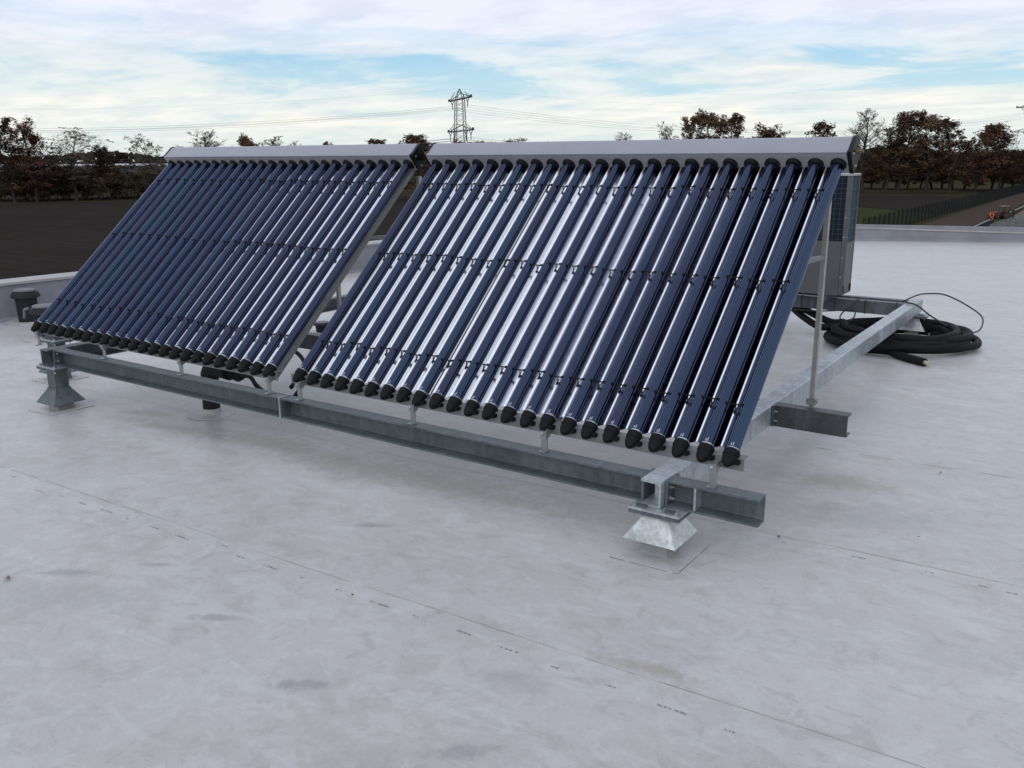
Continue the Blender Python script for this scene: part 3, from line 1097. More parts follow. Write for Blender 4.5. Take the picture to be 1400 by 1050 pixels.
def smooth_path(pts, n=10):
    pts = [Vector(p) for p in pts]
    out = []
    for i in range(len(pts) - 1):
        p0 = pts[max(i - 1, 0)]
        p1, p2 = pts[i], pts[i + 1]
        p3 = pts[min(i + 2, len(pts) - 1)]
        for k in range(n):
            t = k / n
            out.append(.5 * ((2 * p1) + (p2 - p0) * t + (2 * p0 - 5 * p1 + 4 * p2 - p3) * t * t + (3 * p1 - p0 - 3 * p2 + p3) * t ** 3))
    out.append(pts[-1])
    return out


def hose(name, turns, start, r0, seed, label, rad, z0, dz, endpt, cx=5.08, cy=5.08):
    rg = random.Random(seed)
    pts = list(start)
    steps = int(turns * 14)
    a0 = math.pi * .98
    for i in range(steps + 1):
        a = a0 + 2 * math.pi * turns * i / steps
        lvl = i / steps
        w = 1 + .05 * math.sin(2.3 * a + seed) + rg.uniform(-.02, .02)
        rx, ry = r0 * w * (1 - .10 * math.sin(lvl * 5 + seed)), r0 * w * .98
        x, y = cx + rx * 1.03 * math.cos(a) + .03 * math.sin(1.7 * a), cy + ry * math.sin(a)
        pts.append((x, y, rz(x) + rad + .004 + z0 * (1 - lvl) * 1.0 + dz * lvl + .012 * math.sin(3.1 * a + seed) ** 2))
    pts += list(endpt)
    t = thing('insulated_hose', (cx, cy, rz(cx)), label, 'hose', 'black hoses coiled on the roof')
    mb = MB()
    mb.tube(smooth_path(pts, 4), rad, 10)
    part('foam_sleeve', mb, M['hose'], t, smooth=True, angle=50)
    e0, e1 = Vector(pts[-2]), Vector(pts[-1])
    d = (e1 - e0).normalized()
    mb = MB()
    mb.tube([e1 - d * .01, e1 + d * .035], rad * .5, 10)
    part('pipe_end', mb, M['copper'], t, smooth=True, angle=50)
    return t


zr0 = rz(5.1)
hose('h', 3.26, [(3.75, 5.95, zr0 + .17), (3.95, 5.62, zr0 + .17), (4.16, 5.34, zr0 + .13), (4.36, 5.16, zr0 + .09)], .54, 1, 'black foam-sleeved hose coiled on the roof with its pale cut end nearest the viewer', .034, .085, .0,
     [(5.20, 4.49, rz(5.2) + .038), (5.44, 4.30, rz(5.4) + .037)])
hose('h', 2.62, [(3.72, 6.03, zr0 + .20), (3.94, 5.70, zr0 + .205), (4.20, 5.42, zr0 + .17), (4.44, 5.24, zr0 + .13)], .50, 2, 'upper black foam-sleeved hose lying over the coil, running in from beneath the unit', .034, .125, .065,
     [(5.45, 5.38, rz(5.6) + .09), (5.30, 5.50, rz(5.5) + .05)], 5.09, 5.10)

mb = MB()
mb.tube(smooth_path([(5.02, 5.50, ZT + .012), (5.10, 5.66, ZT + .05), (5.16, 5.83, ZT + .05), (5.30, 5.98, ZT + .03), (5.50, 6.0, ZT - .06), (5.66, 5.82, -.30), (5.66, 5.55, -.385), (5.50, 5.40, -.36), (5.30, 5.34, -.25), (5.16, 5.36, -.16), (5.06, 5.40, -.150)], 8), .0075, 6)
single('power_cable', mb, M['cable'], 'thin black cable looping out over the end of the side beam', 'cable', None, True, 50)
mb = MB()
mb.tube(smooth_path([(4.62, 5.40, ZT + .010), (4.66, 5.33, ZT + .014), (4.60, 5.27, -.20), (4.52, 5.24, -.30), (4.56, 5.22, -.36), (4.64, 5.25, -.31), (4.62, 5.32, -.25), (4.50, 5.33, -.262), (4.30, 5.34, -.290), (4.05, 5.35, -.30)], 8), .007, 6)
single('power_cable', mb, M['cable'], 'thin dark cable hanging in a bend over the rear beam below the unit', 'cable', None, True, 50)
for i, x in enumerate((4.10, 4.42, 4.70, 4.98)):
    mb = MB()
    mb.tube([(x, 5.395, ZB - .006), (x, 5.394, ZT + .004), (x, 5.482, ZT + .004), (x, 5.483, ZB - .006), (x, 5.395, ZB - .006)], .0035, 6)
    single('cable_tie', mb, M['cable'], ('first', 'second', 'third', 'fourth')[i] + ' black cable tie from the unit around the rear beam', 'cable tie', 'ties around the rear beam')
mb = MB()
mb.tube(smooth_path([(1.62, .55, -.25), (1.66, .95, -.19), (1.98, .82, -.22), (2.16, .62, -.23), (2.30, .40, -.26)], 8), .015, 8)
single('black_hose', mb, M['hose'], 'black hose curving down between the two collectors above the middle beam', 'hose', None, True, 50)
mb = MB()
mb.tube(smooth_path([(1.86, .34, -.235), (2.02, .30, -.205), (2.18, .22, -.225), (2.32, .17, -.245), (2.44, .15, -.255), (2.54, .14, -.250), (2.61, .14, -.225), (2.66, .15, -.17)], 8), .015, 8)
single('black_hose', mb, M['hose'], 'black hose sagging below the bottom rails at the gap between the collectors', 'hose', None, True, 50)

# roof penetration behind the front beam
pen = thing('roof_duct', (1.43, .42, rz(1.43)), 'dark insulated pipe elbow rising from a round roof flange behind the front beam', 'pipe')
mb = MB()
cx, cy = 1.43, .42
mb.lathe([(.165, .0052), (.163, .0085), (.085, .010), (.070, .02), (.064, .05)], 32, (cx, cy, rz(cx)))
part('flange', mb, M['roof'], pen, smooth=True, angle=30)
mb = MB()
mb.tube([(cx, cy, rz(cx) + .02), (cx, cy, -.36), (cx + .015, cy, -.29), (cx + .06, cy - .01, -.235), (cx + .16, cy - .02, -.225), (cx + .28, cy - .03, -.228)], [.060, .060, .064, .066, .066, .066], 14)
part('insulated_elbow', mb, M['vent'], pen, smooth=True, angle=50)
mb = MB()
mb.tube([(cx + .26, cy - .03, -.230), (cx + .34, cy - .04, -.232), (cx + .40, cy - .06, -.245), (cx + .46, cy - .08, -.232)], [.045, .043, .036, .024], 12)
part('taped_reducer', mb, M['hose'], pen, smooth=True, angle=50)


def vent(x, y, rr, hgt, label, pipe=False):
    z = rz(x)
    t = thing('roof_vent', (x, y, z), label, 'roof vent', 'round vents on the roof')
    mb = MB()
    mb.lathe([(rr * .80, .004), (rr * .80, .02), (rr * .90, hgt * .76)], 26, (x, y, z))
    part('pipe', mb, M['vent'], t, smooth=True, angle=35)
    mb = MB()
    mb.lathe([(rr * .86, hgt * .74), (rr * 1.20, hgt * .745), (rr * 1.16, hgt * .82), (rr * 1.02, hgt * .90), (rr * .9, hgt * .91)], 26, (x, y, z))
    part('hood', mb, M['vent'], t, smooth=True, angle=35)
    mb = MB()
    mb.lathe([(rr * .80, hgt * .905), (rr * .90, hgt * .93), (rr * .90, hgt * .955), (rr * .82, hgt * .985), (rr * .3, hgt)], 26, (x, y, z))
    part('lid', mb, M['ventlid'], t, smooth=True, angle=35)
    mb = MB()
    mb.lathe([(rr * 1.9, .0062), (rr * 1.88, .010), (rr * .9, .012)], 28, (x, y, z))
    part('flange', mb, M['roof'], t, smooth=True, angle=30)
    if pipe:
        mb = MB()
        mb.tube(smooth_path([(x - rr * .6, y - rr * .95, z + hgt * .90), (x - rr * .95, y - rr * 1.1, z + hgt * .86), (x - rr * 1.05, y - rr * 1.1, z + hgt * .70), (x - rr * 1.2, y - rr * 1.1, z + hgt * .62)], 5), .016, 8)
        part('side_bracket', mb, M['ventlid'], t, smooth=True)
    return t


vent(-4.13, 2.02, .135, .405, 'tallest round dark roof vent close to the left parapet')
vent(-2.80, 1.53, .130, .365, 'round dark roof vent half hidden by the corner of the left collector', True)
vent(-.28, 3.14, .085, .12, 'small low dark roof vent seen in the gap between the collectors')
vent(-3.52, 2.62, .11, .30, 'dark roof vent just peeping out behind the left collector')

# a few dry leaves and crumbs
for i, (x, y, s_) in enumerate(((2.88, -1.74, .035), (5.52, .34, .020), (4.27, -1.08, .014), (6.05, .66, .010), (5.98, 1.62, .022))):
    mb = MB()
    z = rz(x) + .007
    a = i * 1.3
    pts = [(0, 0, .004), (.5, .22, .012), (1, 0, .004), (.5, -.25, .010), (.1, -.5, .002), (-.1, .4, .008)]
    mb.add([(x + (p[0] * math.cos(a) - p[1] * math.sin(a)) * s_, y + (p[0] * math.sin(a) + p[1] * math.cos(a)) * s_, z + p[2] * .7) for p in pts], [(0, 3, 2, 1), (0, 4, 3), (0, 1, 5)])
    single('dry_leaf', mb, M['leaf_litter'], ('small dry brown leaf lying at the left edge of the roof', 'dry brown scrap on the roof seam right of the near foot', 'tiny brown scrap beside the printed seam', 'tiny brown crumb right of the front stub', 'small brown leaf right of the rear stub')[i], 'leaf', 'dry leaves on the roof')

# ------------------------------------------------------------------ land around the building
def sheet(name, pts, mat, dz, label=None):
    mb = MB().add([(x, y, GZ + dz) for x, y in pts], [tuple(range(len(pts)))])
    o = link(name, mb.mesh(name, mat))
    return tag(o, label, None, None, 'structure')


n = 64
sheet('ground', [(3500 * math.cos(2 * math.pi * i / n), 3500 * math.sin(2 * math.pi * i / n)) for i in range(n)], M['meadow'], 0, 'flat autumn farmland reaching to the horizon')
sheet('ploughed_field', [(-6, 6), (-40, -60), (-240, 40), (-207, 100), (-187, 135), (-160, 171), (-130, 196), (-80, 150), (-30, 60)], M['soil'], .03, 'dark ploughed field beyond the left parapet')
sheet('tilled_strip', [(-60, 205), (-21, 168), (-19, 182), (-27, 240), (-70, 232)], M['soil'], .03, 'dark tilled strip between the oaks and the fence')
sheet('grass_strip', [(-60, 175), (-22, 120), (-18.6, 120), (-20, 164), (-48, 190)], M['green'], .03, 'green grass strip beside the fence')
sheet('verge', [(-17.8, 100), (-11.2, 100), (-10.6, 160), (-10.4, 200), (-12, 300), (-15.6, 300)], M['verge'], .03, 'bare earth verge between fence and path')
sheet('path', [(-10.3, 100), (-8.5, 100), (-8.2, 152), (-10.0, 152)], M['tarmac'], .05, 'fresh dark strip of path in front of the tractor')
sheet('yard', [(-8.3, 100), (30, 100), (30, 300), (-11.0, 300), (-8.4, 195), (-8.0, 152)], M['paving'], .04, 'pale sandy yard at the right edge')
for i, (a, b) in enumerate((((-10.6, 100), (-10.15, 165)), ((-8.4, 100), (-8.05, 150)), ((-9.6, 165), (-9.2, 230)))):
    mb = MB()
    a, b = Vector(a), Vector(b)
    d = (b - a).normalized()
    nrm = Vector((-d.y, d.x)) * .09
    vs = [(p.x + o_.x, p.y + o_.y, GZ + z) for p in (a, b) for o_ in (-nrm, nrm) for z in (.0, .14)]
    mb.add(vs, [(0, 1, 3, 2), (4, 6, 7, 5), (0, 4, 5, 1), (2, 3, 7, 6), (1, 5, 7, 3)])
    o = link('kerb', mb.mesh('kerb', M['kerb']))
    tag(o, ('pale kerb on the fence side of the path', 'pale kerb on the yard side of the path', 'pale kerb running on behind the tractor')[i], None, None, 'structure')

# heap of gravel
rng = random.Random(4)
mb = MB()
for i in range(900):
    a, q = rng.uniform(0, 6.283), math.sqrt(rng.random())
    x, y = -6.6 + 2.0 * q * math.cos(a), 143 + 11 * q * math.sin(a)
    z = GZ + .05 + .75 * (1 - q) * rng.uniform(.7, 1.05)
    s_ = rng.uniform(.07, .2)
    mb.box((-s_, -s_, -s_), (s_, s_, s_ * .8), 0, Matrix.Translation((x, y, z)) @ Matrix.Rotation(rng.uniform(0, 3), 4, Vector((rng.random(), rng.random(), rng.random() + .1))))
o = link('gravel_heap', mb.mesh('gravel_heap', M['gravel']))
tag(o, 'grey gravel heap beside the dark path', 'gravel', None, 'stuff')

# fence
fa, fb_ = Vector((-19.5, 112)), Vector((-15.6, 285))
fd = (fb_ - fa).normalized()
nb = 66
bay = (fb_ - fa).length / nb
fen = thing('fence', (fa.x, fa.y, GZ), 'dark mesh fence with regular posts running past the tractor', 'fence')
mb = MB()
mb.box((-.08, -.08, 0), (.08, .08, 2.45))
mb.box((-.06, -.06, 2.45), (.06, .06, 2.49))
me_post = mb.mesh('post', M['fence'])
mb = MB()
for z in (.08, .5, .95, 1.4, 1.85, 2.3):
    mb.box((-.012, .06, z - .010), (.012, bay - .06, z + .010))
k = .15
while k < bay - .1:
    mb.box((-.007, k - .016, .05), (.007, k + .016, 2.36))
    k += .20
me_pan = mb.mesh('mesh_panel', M['fence'])
ang = math.atan2(-fd.x, fd.y)
for i in range(nb + 1):
    p = fa + fd * bay * i
    for nm, me in (('post', me_post), ('mesh_panel', me_pan)):
        if nm == 'mesh_panel' and i == nb:
            continue
        o = link(nm, me, fen, (p.x - fa.x, p.y - fa.y, 0))
        o.rotation_euler = (0, 0, ang)

# ------------------------------------------------------------------ trees


TWIG = dict(oak=.026, bare=.030, birch=.026, red=.026, scrub=.032, sparse=.028)


def tree_parts(seed, kind):
    """unit tree: height 1 m scaled later; returns trunk MB and crown MB (twigs + leaves)"""
    rg = random.Random(seed)
    tr, cr_ = MB(), MB()
    P = dict(oak=(.22, .34, 46, .46, .95), bare=(.24, .30, 40, .0, 1.0), birch=(.22, .36, 34, .06, 1.0), red=(.12, .36, 46, .62, .75), scrub=(.02, .42, 30, .55, .5), sparse=(.22, .32, 44, .30, 1.0))[kind]
    base_h, spread, n_l2, leafp, tall = P
    H = 20.0
    twigs = []

    def branch(p, d, L, r_, lvl):
        nseg = 4 if lvl < 2 else 3
        pts, rads = [p.copy()], [r_]
        q = p.copy()
        dd = d.copy()
        for i in range(nseg):
            wob = .16 if lvl < 2 else .28
            dd = (dd + Vector((rg.uniform(-wob, wob), rg.uniform(-wob, wob), rg.uniform(-.06, .16) if kind != 'birch' or lvl < 2 else rg.uniform(-.42, -.02)))).normalized()
            q = q + dd * (L / nseg)
            pts.append(q.copy())
            rads.append(r_ * (1 - .72 * (i + 1) / nseg))
        if lvl <= 1:
            tr.tube(pts, rads, 5 if lvl == 0 else 4, 0, False)
        elif lvl == 2:
            cr_.tube(pts, [max(x, .022) for x in rads], 3, 0, False)
        else:
            twigs.append(pts)
            for a, b in zip(pts[:-1], pts[1:]):
                w = Vector((rg.uniform(-1, 1), rg.uniform(-1, 1), rg.uniform(-.3, .3))).normalized() * TWIG[kind]
                cr_.add([a - w, a + w, b + w * .6, b - w * .6], [(0, 1, 2, 3)], 0)
            return
        nch = {0: 0, 1: 7, 2: 9 if kind in ('birch', 'bare', 'sparse') else 6}[lvl]
        for i in range(nch):
            t = rg.uniform(.28, 1.0)
            k = min(int(t * nseg), nseg - 1)
            pp = pts[k].lerp(pts[k + 1], t * nseg - k)
            dv = (pts[k + 1] - pts[k]).normalized()
            side = Vector((rg.uniform(-1, 1), rg.uniform(-1, 1), rg.uniform(-.35, .7))).normalized()
            nd = (dv * .75 + side * .85).normalized()
            branch(pp, nd, L * rg.uniform(.38, .60), r_ * .42, lvl + 1)

    # trunk
    stems = 1 if kind not in ('scrub',) else 5
    for sidx in range(stems):
        lean = .03 if stems == 1 else .35
        q = Vector((rg.uniform(-.4, .4) * (stems > 1) * 3, rg.uniform(-.4, .4) * (stems > 1) * 3, 0))
        d = Vector((rg.uniform(-lean, lean), rg.uniform(-lean, lean), 1)).normalized()
        topf = H * (.88 if kind != 'scrub' else rg.uniform(.55, .8))
        nseg = 9
        pts, rads = [q.copy()], [(.22 if kind == 'birch' else .32) if stems == 1 else .12]
        r0 = rads[0]
        for i in range(nseg):
            d = (d + Vector((rg.uniform(-.10, .10), rg.uniform(-.10, .10), .06))).normalized()
            q = q + d * topf / nseg
            pts.append(q.copy())
            rads.append(r0 * (1 - .86 * (i + 1) / nseg))
        tr.tube([pts[0] + Vector((0, 0, -.15))] + pts, [r0 * 1.35] + rads, 8 if stems == 1 else 5, 0, False)
        for i in range(n_l2 // stems):
            t = base_h + (1 - base_h) * (i + rg.random()) / (n_l2 // stems)
            k = min(int(t * nseg), nseg - 1)
            pp = pts[k].lerp(pts[k + 1], t * nseg - k)
            a = i * 2.4 + rg.uniform(-.6, .6)
            tt = (t - base_h) / (1 - base_h)
            L = H * spread * (1.0 - .62 * tt) * (.55 + .45 * min(1, tt * 4)) * rg.uniform(.65, 1.15) * .80
            up = {'scrub': .5, 'birch': .9, 'bare': .75 + .5 * tt}.get(kind, .30 + .75 * tt)
            branch(pp, Vector((math.cos(a), math.sin(a), up)).normalized(), L, rads[k] * .48, 1)
    # leaves in clumps: some branches carry many, some none
    mi = 1
    for pts in twigs:
        key = pts[0]
        clump = .45 + .75 * math.sin(key.x * 1.1 + seed) * math.sin(key.y * 1.3 + seed * 2) + .45 * math.sin(key.z * .9 + seed)
        low = 1.0 - .25 * (key.z / H)
        if rg.random() > leafp * (0.35 + .9 * max(0, clump)) * low * 1.25:
            continue
        for j in range(rg.randint(3, 6)):
            c = pts[rg.randint(1, len(pts) - 1)] + Vector((rg.uniform(-.4, .4), rg.uniform(-.4, .4), rg.uniform(-.35, .35)))
            a = Vector((rg.uniform(-1, 1), rg.uniform(-1, 1), rg.uniform(-1, 1))).normalized()
            b = a.orthogonal().normalized()
            s_ = rg.uniform(.14, .30)
            a, b = a * s_, b * s_ * .75
            cr_.add([c - a, c - b * .9, c + a, c + b], [(0, 1, 2, 3)], mi)
    return tr, cr_


KM = dict(oak=('bark', 'twig', 'oakleaf'), bare=('bark', 'twig', 'oakleaf'), birch=('birchbark', 'twig_pale', 'scrub'), red=('bark', 'twig', 'redleaf'), scrub=('bark', 'twig_pale', 'scrub'), sparse=('bark', 'twig', 'oakleaf'))
VAR = {}
for kind, seeds in (('oak', (11, 23, 37, 41)), ('bare', (5, 8)), ('birch', (3, 19)), ('red', (7, 31)), ('scrub', (2, 13, 29)), ('sparse', (17, 53))):
    VAR[kind] = []
    for sdd in seeds:
        a, b = tree_parts(sdd, kind)
        allv = a.v + b.v
        hh = max(v[2] for v in allv)
        xs = sorted(math.hypot(v[0], v[1]) for v in b.v)
        ww = xs[int(len(xs) * .95)]
        k = KM[kind]
        VAR[kind].append((a.mesh('trunk', M[k[0]], True), b.mesh('crown', [M[k[1]], M[k[2]]]), hh, ww))


def plant(name, kind, vi, x, y, h, w, label, cat, group, rot):
    tm, cmsh, hh, ww = VAR[kind][vi % len(VAR[kind])]
    o = thing(name, (x, y, GZ + .02), label, cat, group)
    o.rotation_euler = (0, 0, rot)
    o.scale = (w / ww, w / ww, h / hh)
    link('trunk', tm, o)
    link('crown', cmsh, o)
    return o


rng = random.Random(77)
GT = 'autumn trees around the fields'
TREES = [
    ('bare_tree', 'sparse', 0, -213.0, 107.4, 19.7, 4.8, 'nearly bare tree at the left edge beside the russet tree'),
    ('oak_tree', 'red', 0, -210.0, 111.1, 19.6, 4.6, 'tall russet-leaved tree at the far left, darkest there'),
    ('birch_tree', 'birch', 0, -208.5, 120.1, 17.1, 6.4, 'wide drooping bare birch right of the tall russet tree'),
    ('small_tree', 'sparse', 1, -206.1, 128.1, 13.4, 3.2, 'small round tree between the two drooping birches'),
    ('birch_tree', 'birch', 1, -198.2, 136.6, 15.8, 4.8, 'bare birch beside the left end of the collector header'),
    ('bare_tree', 'bare', 0, -175.6, 137.0, 16.4, 5.6, 'bare twiggy tree top above the left end of the left header'),
    ('small_tree', 'oak', 0, -167.1, 139.6, 15.6, 2.6, 'small leafy tree top just right of the first bare one above the left header'),
    ('birch_tree', 'birch', 0, -170.2, 151.5, 15.0, 4.2, 'bare birch top over the middle of the left header'),
    ('bare_tree', 'bare', 1, -170.3, 158.9, 14.1, 2.0, 'tiny bare tree top right of the birch over the left header'),
    ('small_tree', 'oak', 1, -179.8, 177.9, 14.2, 2.3, 'dark little tree top over the right half of the left header'),
    ('bare_tree', 'sparse', 0, -162.6, 180.7, 14.8, 3.4, 'sparse round tree top left of the russet one by the header gap'),
    ('maple_tree', 'red', 1, -132.0, 161.0, 15.3, 5.4, 'russet tree showing in the gap between the two headers'),
    ('oak_tree', 'oak', 2, -153.2, 201.7, 14.6, 6.0, 'leafy tree top directly in front of the pylon base, left side'),
    ('oak_tree', 'oak', 3, -150.4, 210.2, 14.4, 5.4, 'leafy tree top just right of the pylon base'),
    ('oak_tree', 'sparse', 1, -147.5, 218.4, 15.4, 6.0, 'sparse tree top second to the right of the pylon'),
    ('small_tree', 'oak', 0, -153.1, 250.6, 14.8, 1.8, 'tiny dark tree top alone over the right header'),
    ('bare_tree', 'bare', 1, -123.9, 244.4, 16.9, 4.4, 'bare tree top alone over the middle of the right header'),
    ('birch_tree', 'birch', 1, -90.6, 210.6, 18.2, 3.6, 'pale birch at the left of the oak clump over the right header'),
    ('bare_tree', 'sparse', 0, -88.9, 216.8, 19.9, 3.6, 'sparse tree between the pale birch and the tallest oak over the header'),
    ('oak_tree', 'oak', 0, -84.8, 224.0, 21.6, 5.6, 'tallest full oak over the right header'),
    ('oak_tree', 'oak', 1, -78.5, 223.2, 20.0, 5.0, 'oak right of the tallest oak over the right header'),
    ('maple_tree', 'red', 0, -67.5, 220.7, 17.9, 6.2, 'broad russet tree over the right part of the right header'),
    ('oak_tree', 'oak', 3, -58.2, 238.1, 18.5, 4.2, 'dark oak top just left of the right header end'),
    ('bare_tree', 'bare', 0, -51.4, 248.0, 21.6, 5.2, 'tall bare tree behind the right end of the header'),
    ('oak_tree', 'oak', 2, -46.2, 251.2, 20.2, 4.6, 'first oak of the row right of the bare tree'),
    ('oak_tree', 'sparse', 0, -43.7, 253.8, 21.0, 5.0, 'second, taller oak of the row right of the bare tree'),
    ('oak_tree', 'oak', 0, -37.2, 257.0, 21.0, 5.2, 'tallest oak in the middle of the right-hand row'),
    ('oak_tree', 'oak', 3, -32.0, 259.8, 19.3, 5.0, 'lighter oak right of the tallest one in the right-hand row'),
    ('oak_tree', 'red', 1, -27.3, 270.6, 17.9, 4.6, 'russet-crowned oak second from the right end of the row'),
    ('oak_tree', 'oak', 2, -21.9, 275.2, 18.2, 4.8, 'last oak at the right end of the row above the fence'),
]
for (nm, kd, vi, x, y, h, w, lab) in TREES:
    plant(nm, kd, vi, x, y, h * 1.02, w * 1.25, lab, 'tree', GT, rng.uniform(0, 6.28))

SH = [(-227.9, 109.3), (-223.5, 109.3), (-229.2, 115.1), (-216.3, 110.2), (-219.5, 114.1), (-218.8, 116.2), (-214.4, 116.9), (-218.8, 121.9), (-217.4, 123.0), (-213.7, 123.7), (-217.3, 128.5), (-206.9, 125.1), (-216.3, 133.6), (-205.7, 129.5), (-216.5, 139.2), (-210.4, 138.9), (-212.0, 142.8), (-198.5, 135.9), (-204.6, 143.3), (-198.0, 141.2), (-200.5, 146.1), (-196.3, 145.9)]
for i, (x, y) in enumerate(SH):
    plant('scrub_bush', 'scrub', i, x, y, rng.uniform(7.2, 9.8), rng.uniform(5.0, 6.8), 'brown leafless scrub bush in the dense thicket at the left field edge', 'bush', 'scrub thicket at the left field edge', rng.uniform(0, 6.28))
UN = [(-65.3, 290.9), (-58.9, 279.4), (-57.1, 283.7), (-52.9, 278.9), (-48.8, 277.1), (-46.9, 283.7), (-44.9, 292.6), (-41.6, 291.9), (-38.9, 291.9), (-35.6, 290.2), (-32.2, 287.9), (-29.0, 283.8), (-24.8, 284.0), (-23.2, 293.5), (-19.9, 289.9), (-16.5, 281.2)]
for i, (x, y) in enumerate(UN):
    plant('understorey_tree', ('sparse', 'sparse', 'red')[i % 3], i, x, y, rng.uniform(8.6, 11.8), rng.uniform(3.8, 5.2), 'low brown understorey tree in the shade behind the right-hand oak row', 'tree', 'understorey behind the right-hand oaks', rng.uniform(0, 6.28))

# far wood on the horizon: one mass
rng = random.Random(9)
mb = MB()
for i in range(11000):
    a = rng.uniform(-1.15, .30)
    D = rng.choice((430, 470, 520, 900, 950, 1000)) + rng.uniform(-12, 12)
    if a < -.78 and D < 800:
        continue
    x, y = 6.6 + D * math.sin(a), -3.3 + D * math.cos(a)
    env = 9.5 + 2.5 * math.sin(a * 23) + 1.6 * math.sin(a * 61 + 1) + (2.5 if D > 800 else 0)
    z = rng.uniform(.2, 1.0) ** .6 * env
    s_ = rng.uniform(1.2, 2.6) * (1 if D < 700 else 1.6)
    aa = Vector((rng.uniform(-1, 1), rng.uniform(-1, 1), rng.uniform(-1, 1))).normalized()
    bb = aa.orthogonal().normalized()
    c = Vector((x, y, GZ + z))
    aa, bb = aa * s_, bb * s_ * .8
    mb.add([c - aa, c - bb, c + aa, c + bb], [(0, 1, 2, 3)])
o = link('far_wood', mb.mesh('far_wood', M['farwood']))
tag(o, 'dark belt of far woodland along the horizon', 'wood', None, 'stuff')

# greenhouse range far left
gh = thing('greenhouse', (-405, 240, GZ), 'long low greenhouse with white roof edge behind the left thicket', 'greenhouse')
A, B = Vector((-446, 165)), Vector((-352, 318))
d = (B - A).normalized()
nrm = Vector((d.y, -d.x))
if nrm.dot(Vector((1, -.5))) < 0:
    nrm = -nrm


def gbox(u0, u1, v0, v1, z0, z1):
    mb = MB()
    vs = []
    for z in (z0, z1):
        for u, v in ((u0, v0), (u1, v0), (u1, v1), (u0, v1)):
            p = A + d * u + nrm * v
            vs.append((p.x, p.y, GZ + z))
    mb.add(vs, [(0, 1, 2, 3), (4, 5, 6, 7), (0, 1, 5, 4), (1, 2, 6, 5), (2, 3, 7, 6), (3, 0, 4, 7)])
    return mb


LG = (B - A).length
part('wall', gbox(0, LG, -40, 0, 0, 6.7), M['glasspane'], gh)
part('roof_edge', gbox(-1, LG + 1, -41, .6, 6.75, 7.45), M['glasshouse'], gh)
u = 4.0
while u < LG - 4:
    part('window', gbox(u, u + 3.2, .05, .25, 1.2, 6.0), M['glasspane'], gh)
    part('mullion', gbox(u + 3.45, u + 3.75, .02, .35, .2, 6.6), M['mullion'], gh)
    u += 4.2

# ------------------------------------------------------------------ pylons and lines
def pylon(x, y, yaw, H, label):
    t = thing('pylon', (x, y, GZ), label, 'pylon', 'pylons of the power line')
    Mx = Matrix.Translation((x, y, GZ)) @ Matrix.Rotation(yaw, 4, 'Z')
    W = lambda p: Mx @ Vector(p)
    k = H / 36.0

    def hw(z):
        z = z / k
        return k * (3.3 - 1.35 * min(z / 19, 1) - .45 * max(0, min((z - 19) / 13, 1)) - .9 * max(0, (z - 32) / 4))
    mb = MB()
    lv = [0, 4.5, 8.5, 12, 15, 17.5, 19.5, 21.5, 23.5, 25.5, 27.5, 29.5, 31.5, 33.4]
    lv = [z * k for z in lv]
    for sx in (-1, 1):
        for sy in (-1, 1):
            for a, b in zip(lv[:-1], lv[1:]):
                mb.bar(W((sx * hw(a), sy * hw(a), a)), W((sx * hw(b), sy * hw(b), b)), .19)
            mb.bar(W((sx * hw(lv[-1]), sy * hw(lv[-1]), lv[-1])), W((0, 0, H)), .16)
    for a, b in zip(lv[:-1], lv[1:]):
        for s_ in (-1, 1):
            mb.bar(W((-hw(a), s_ * hw(a), a)), W((hw(b), s_ * hw(b), b)), .075)
            mb.bar(W((hw(a), s_ * hw(a), a)), W((-hw(b), s_ * hw(b), b)), .075)
            mb.bar(W((s_ * hw(a), -hw(a), a)), W((s_ * hw(b), hw(b), b)), .075)
            mb.bar(W((s_ * hw(a), hw(a), a)), W((s_ * hw(b), -hw(b), b)), .075)
    part('lattice_tower', mb, M['pylon'], t)
    att = []
    for (z, L, ins) in ((32.2, 15.0, (10.5,)), (20.6, 17.0, (8.0, 14.2))):
        z *= k
        L *= k
        mb = MB()
        for sy in (-.7, .7):
            mb.bar(W((-L, sy * .4, z)), W((L, sy * .4, z)), .34)
        for sx in (-1, 1):
            for sy in (-1, 1):
                mb.bar(W((sx * L, 0, z)), W((sx * hw(z), sy * hw(z), z + 2.6 * k)), .15)
                mb.bar(W((sx * L * .55, sy * .3, z)), W((sx * L * .45, sy * .5, z + 1.6 * k)), .12)
                mb.bar(W((sx * L * .78, 0, z)), W((sx * L * .66, sy * .3, z + 1.0 * k)), .12)
            mb.box((-.3, -.3, -.1), (.3, .3, .75), 0, Mx @ Matrix.Translation((sx * L, 0, z)))
        part('crossarm', mb, M['pylon'], t)
        for sx in (-1, 1):
            for u_ in ins:
                u_ *= k
                mb = MB()
                for e in (-1.9, 1.9):
                    mb.bar(W((sx * u_ + e * k, 0, z - .2)), W((sx * u_, 0, z - 1.7 * k)), .20)
                mb.bar(W((sx * u_, 0, z - 1.6 * k)), W((sx * u_, 0, z - 3.4 * k)), .20)
                part('insulator', mb, M['pylon'], t)
                att.append(W((sx * u_, 0, z - 3.4 * k)))
    return att, W((0, 0, H))


# the line runs across the view; crossarms lie nearly along the line of sight
yaw1 = math.atan2(253.97, -194.68) + R(16)
a1, top1 = pylon(-188.1, 250.6, yaw1, 32.8, 'lattice power pylon rising over the gap between the collector headers')
ldir = Vector((math.sin(yaw1), -math.cos(yaw1), 0))
if ldir.dot(Vector((.8266, .5628, 0))) < 0:
    ldir = -ldir
a2, top2 = pylon(-31.0, 505.0, yaw1, 36.0, 'pylon almost wholly outside the right edge of the view')


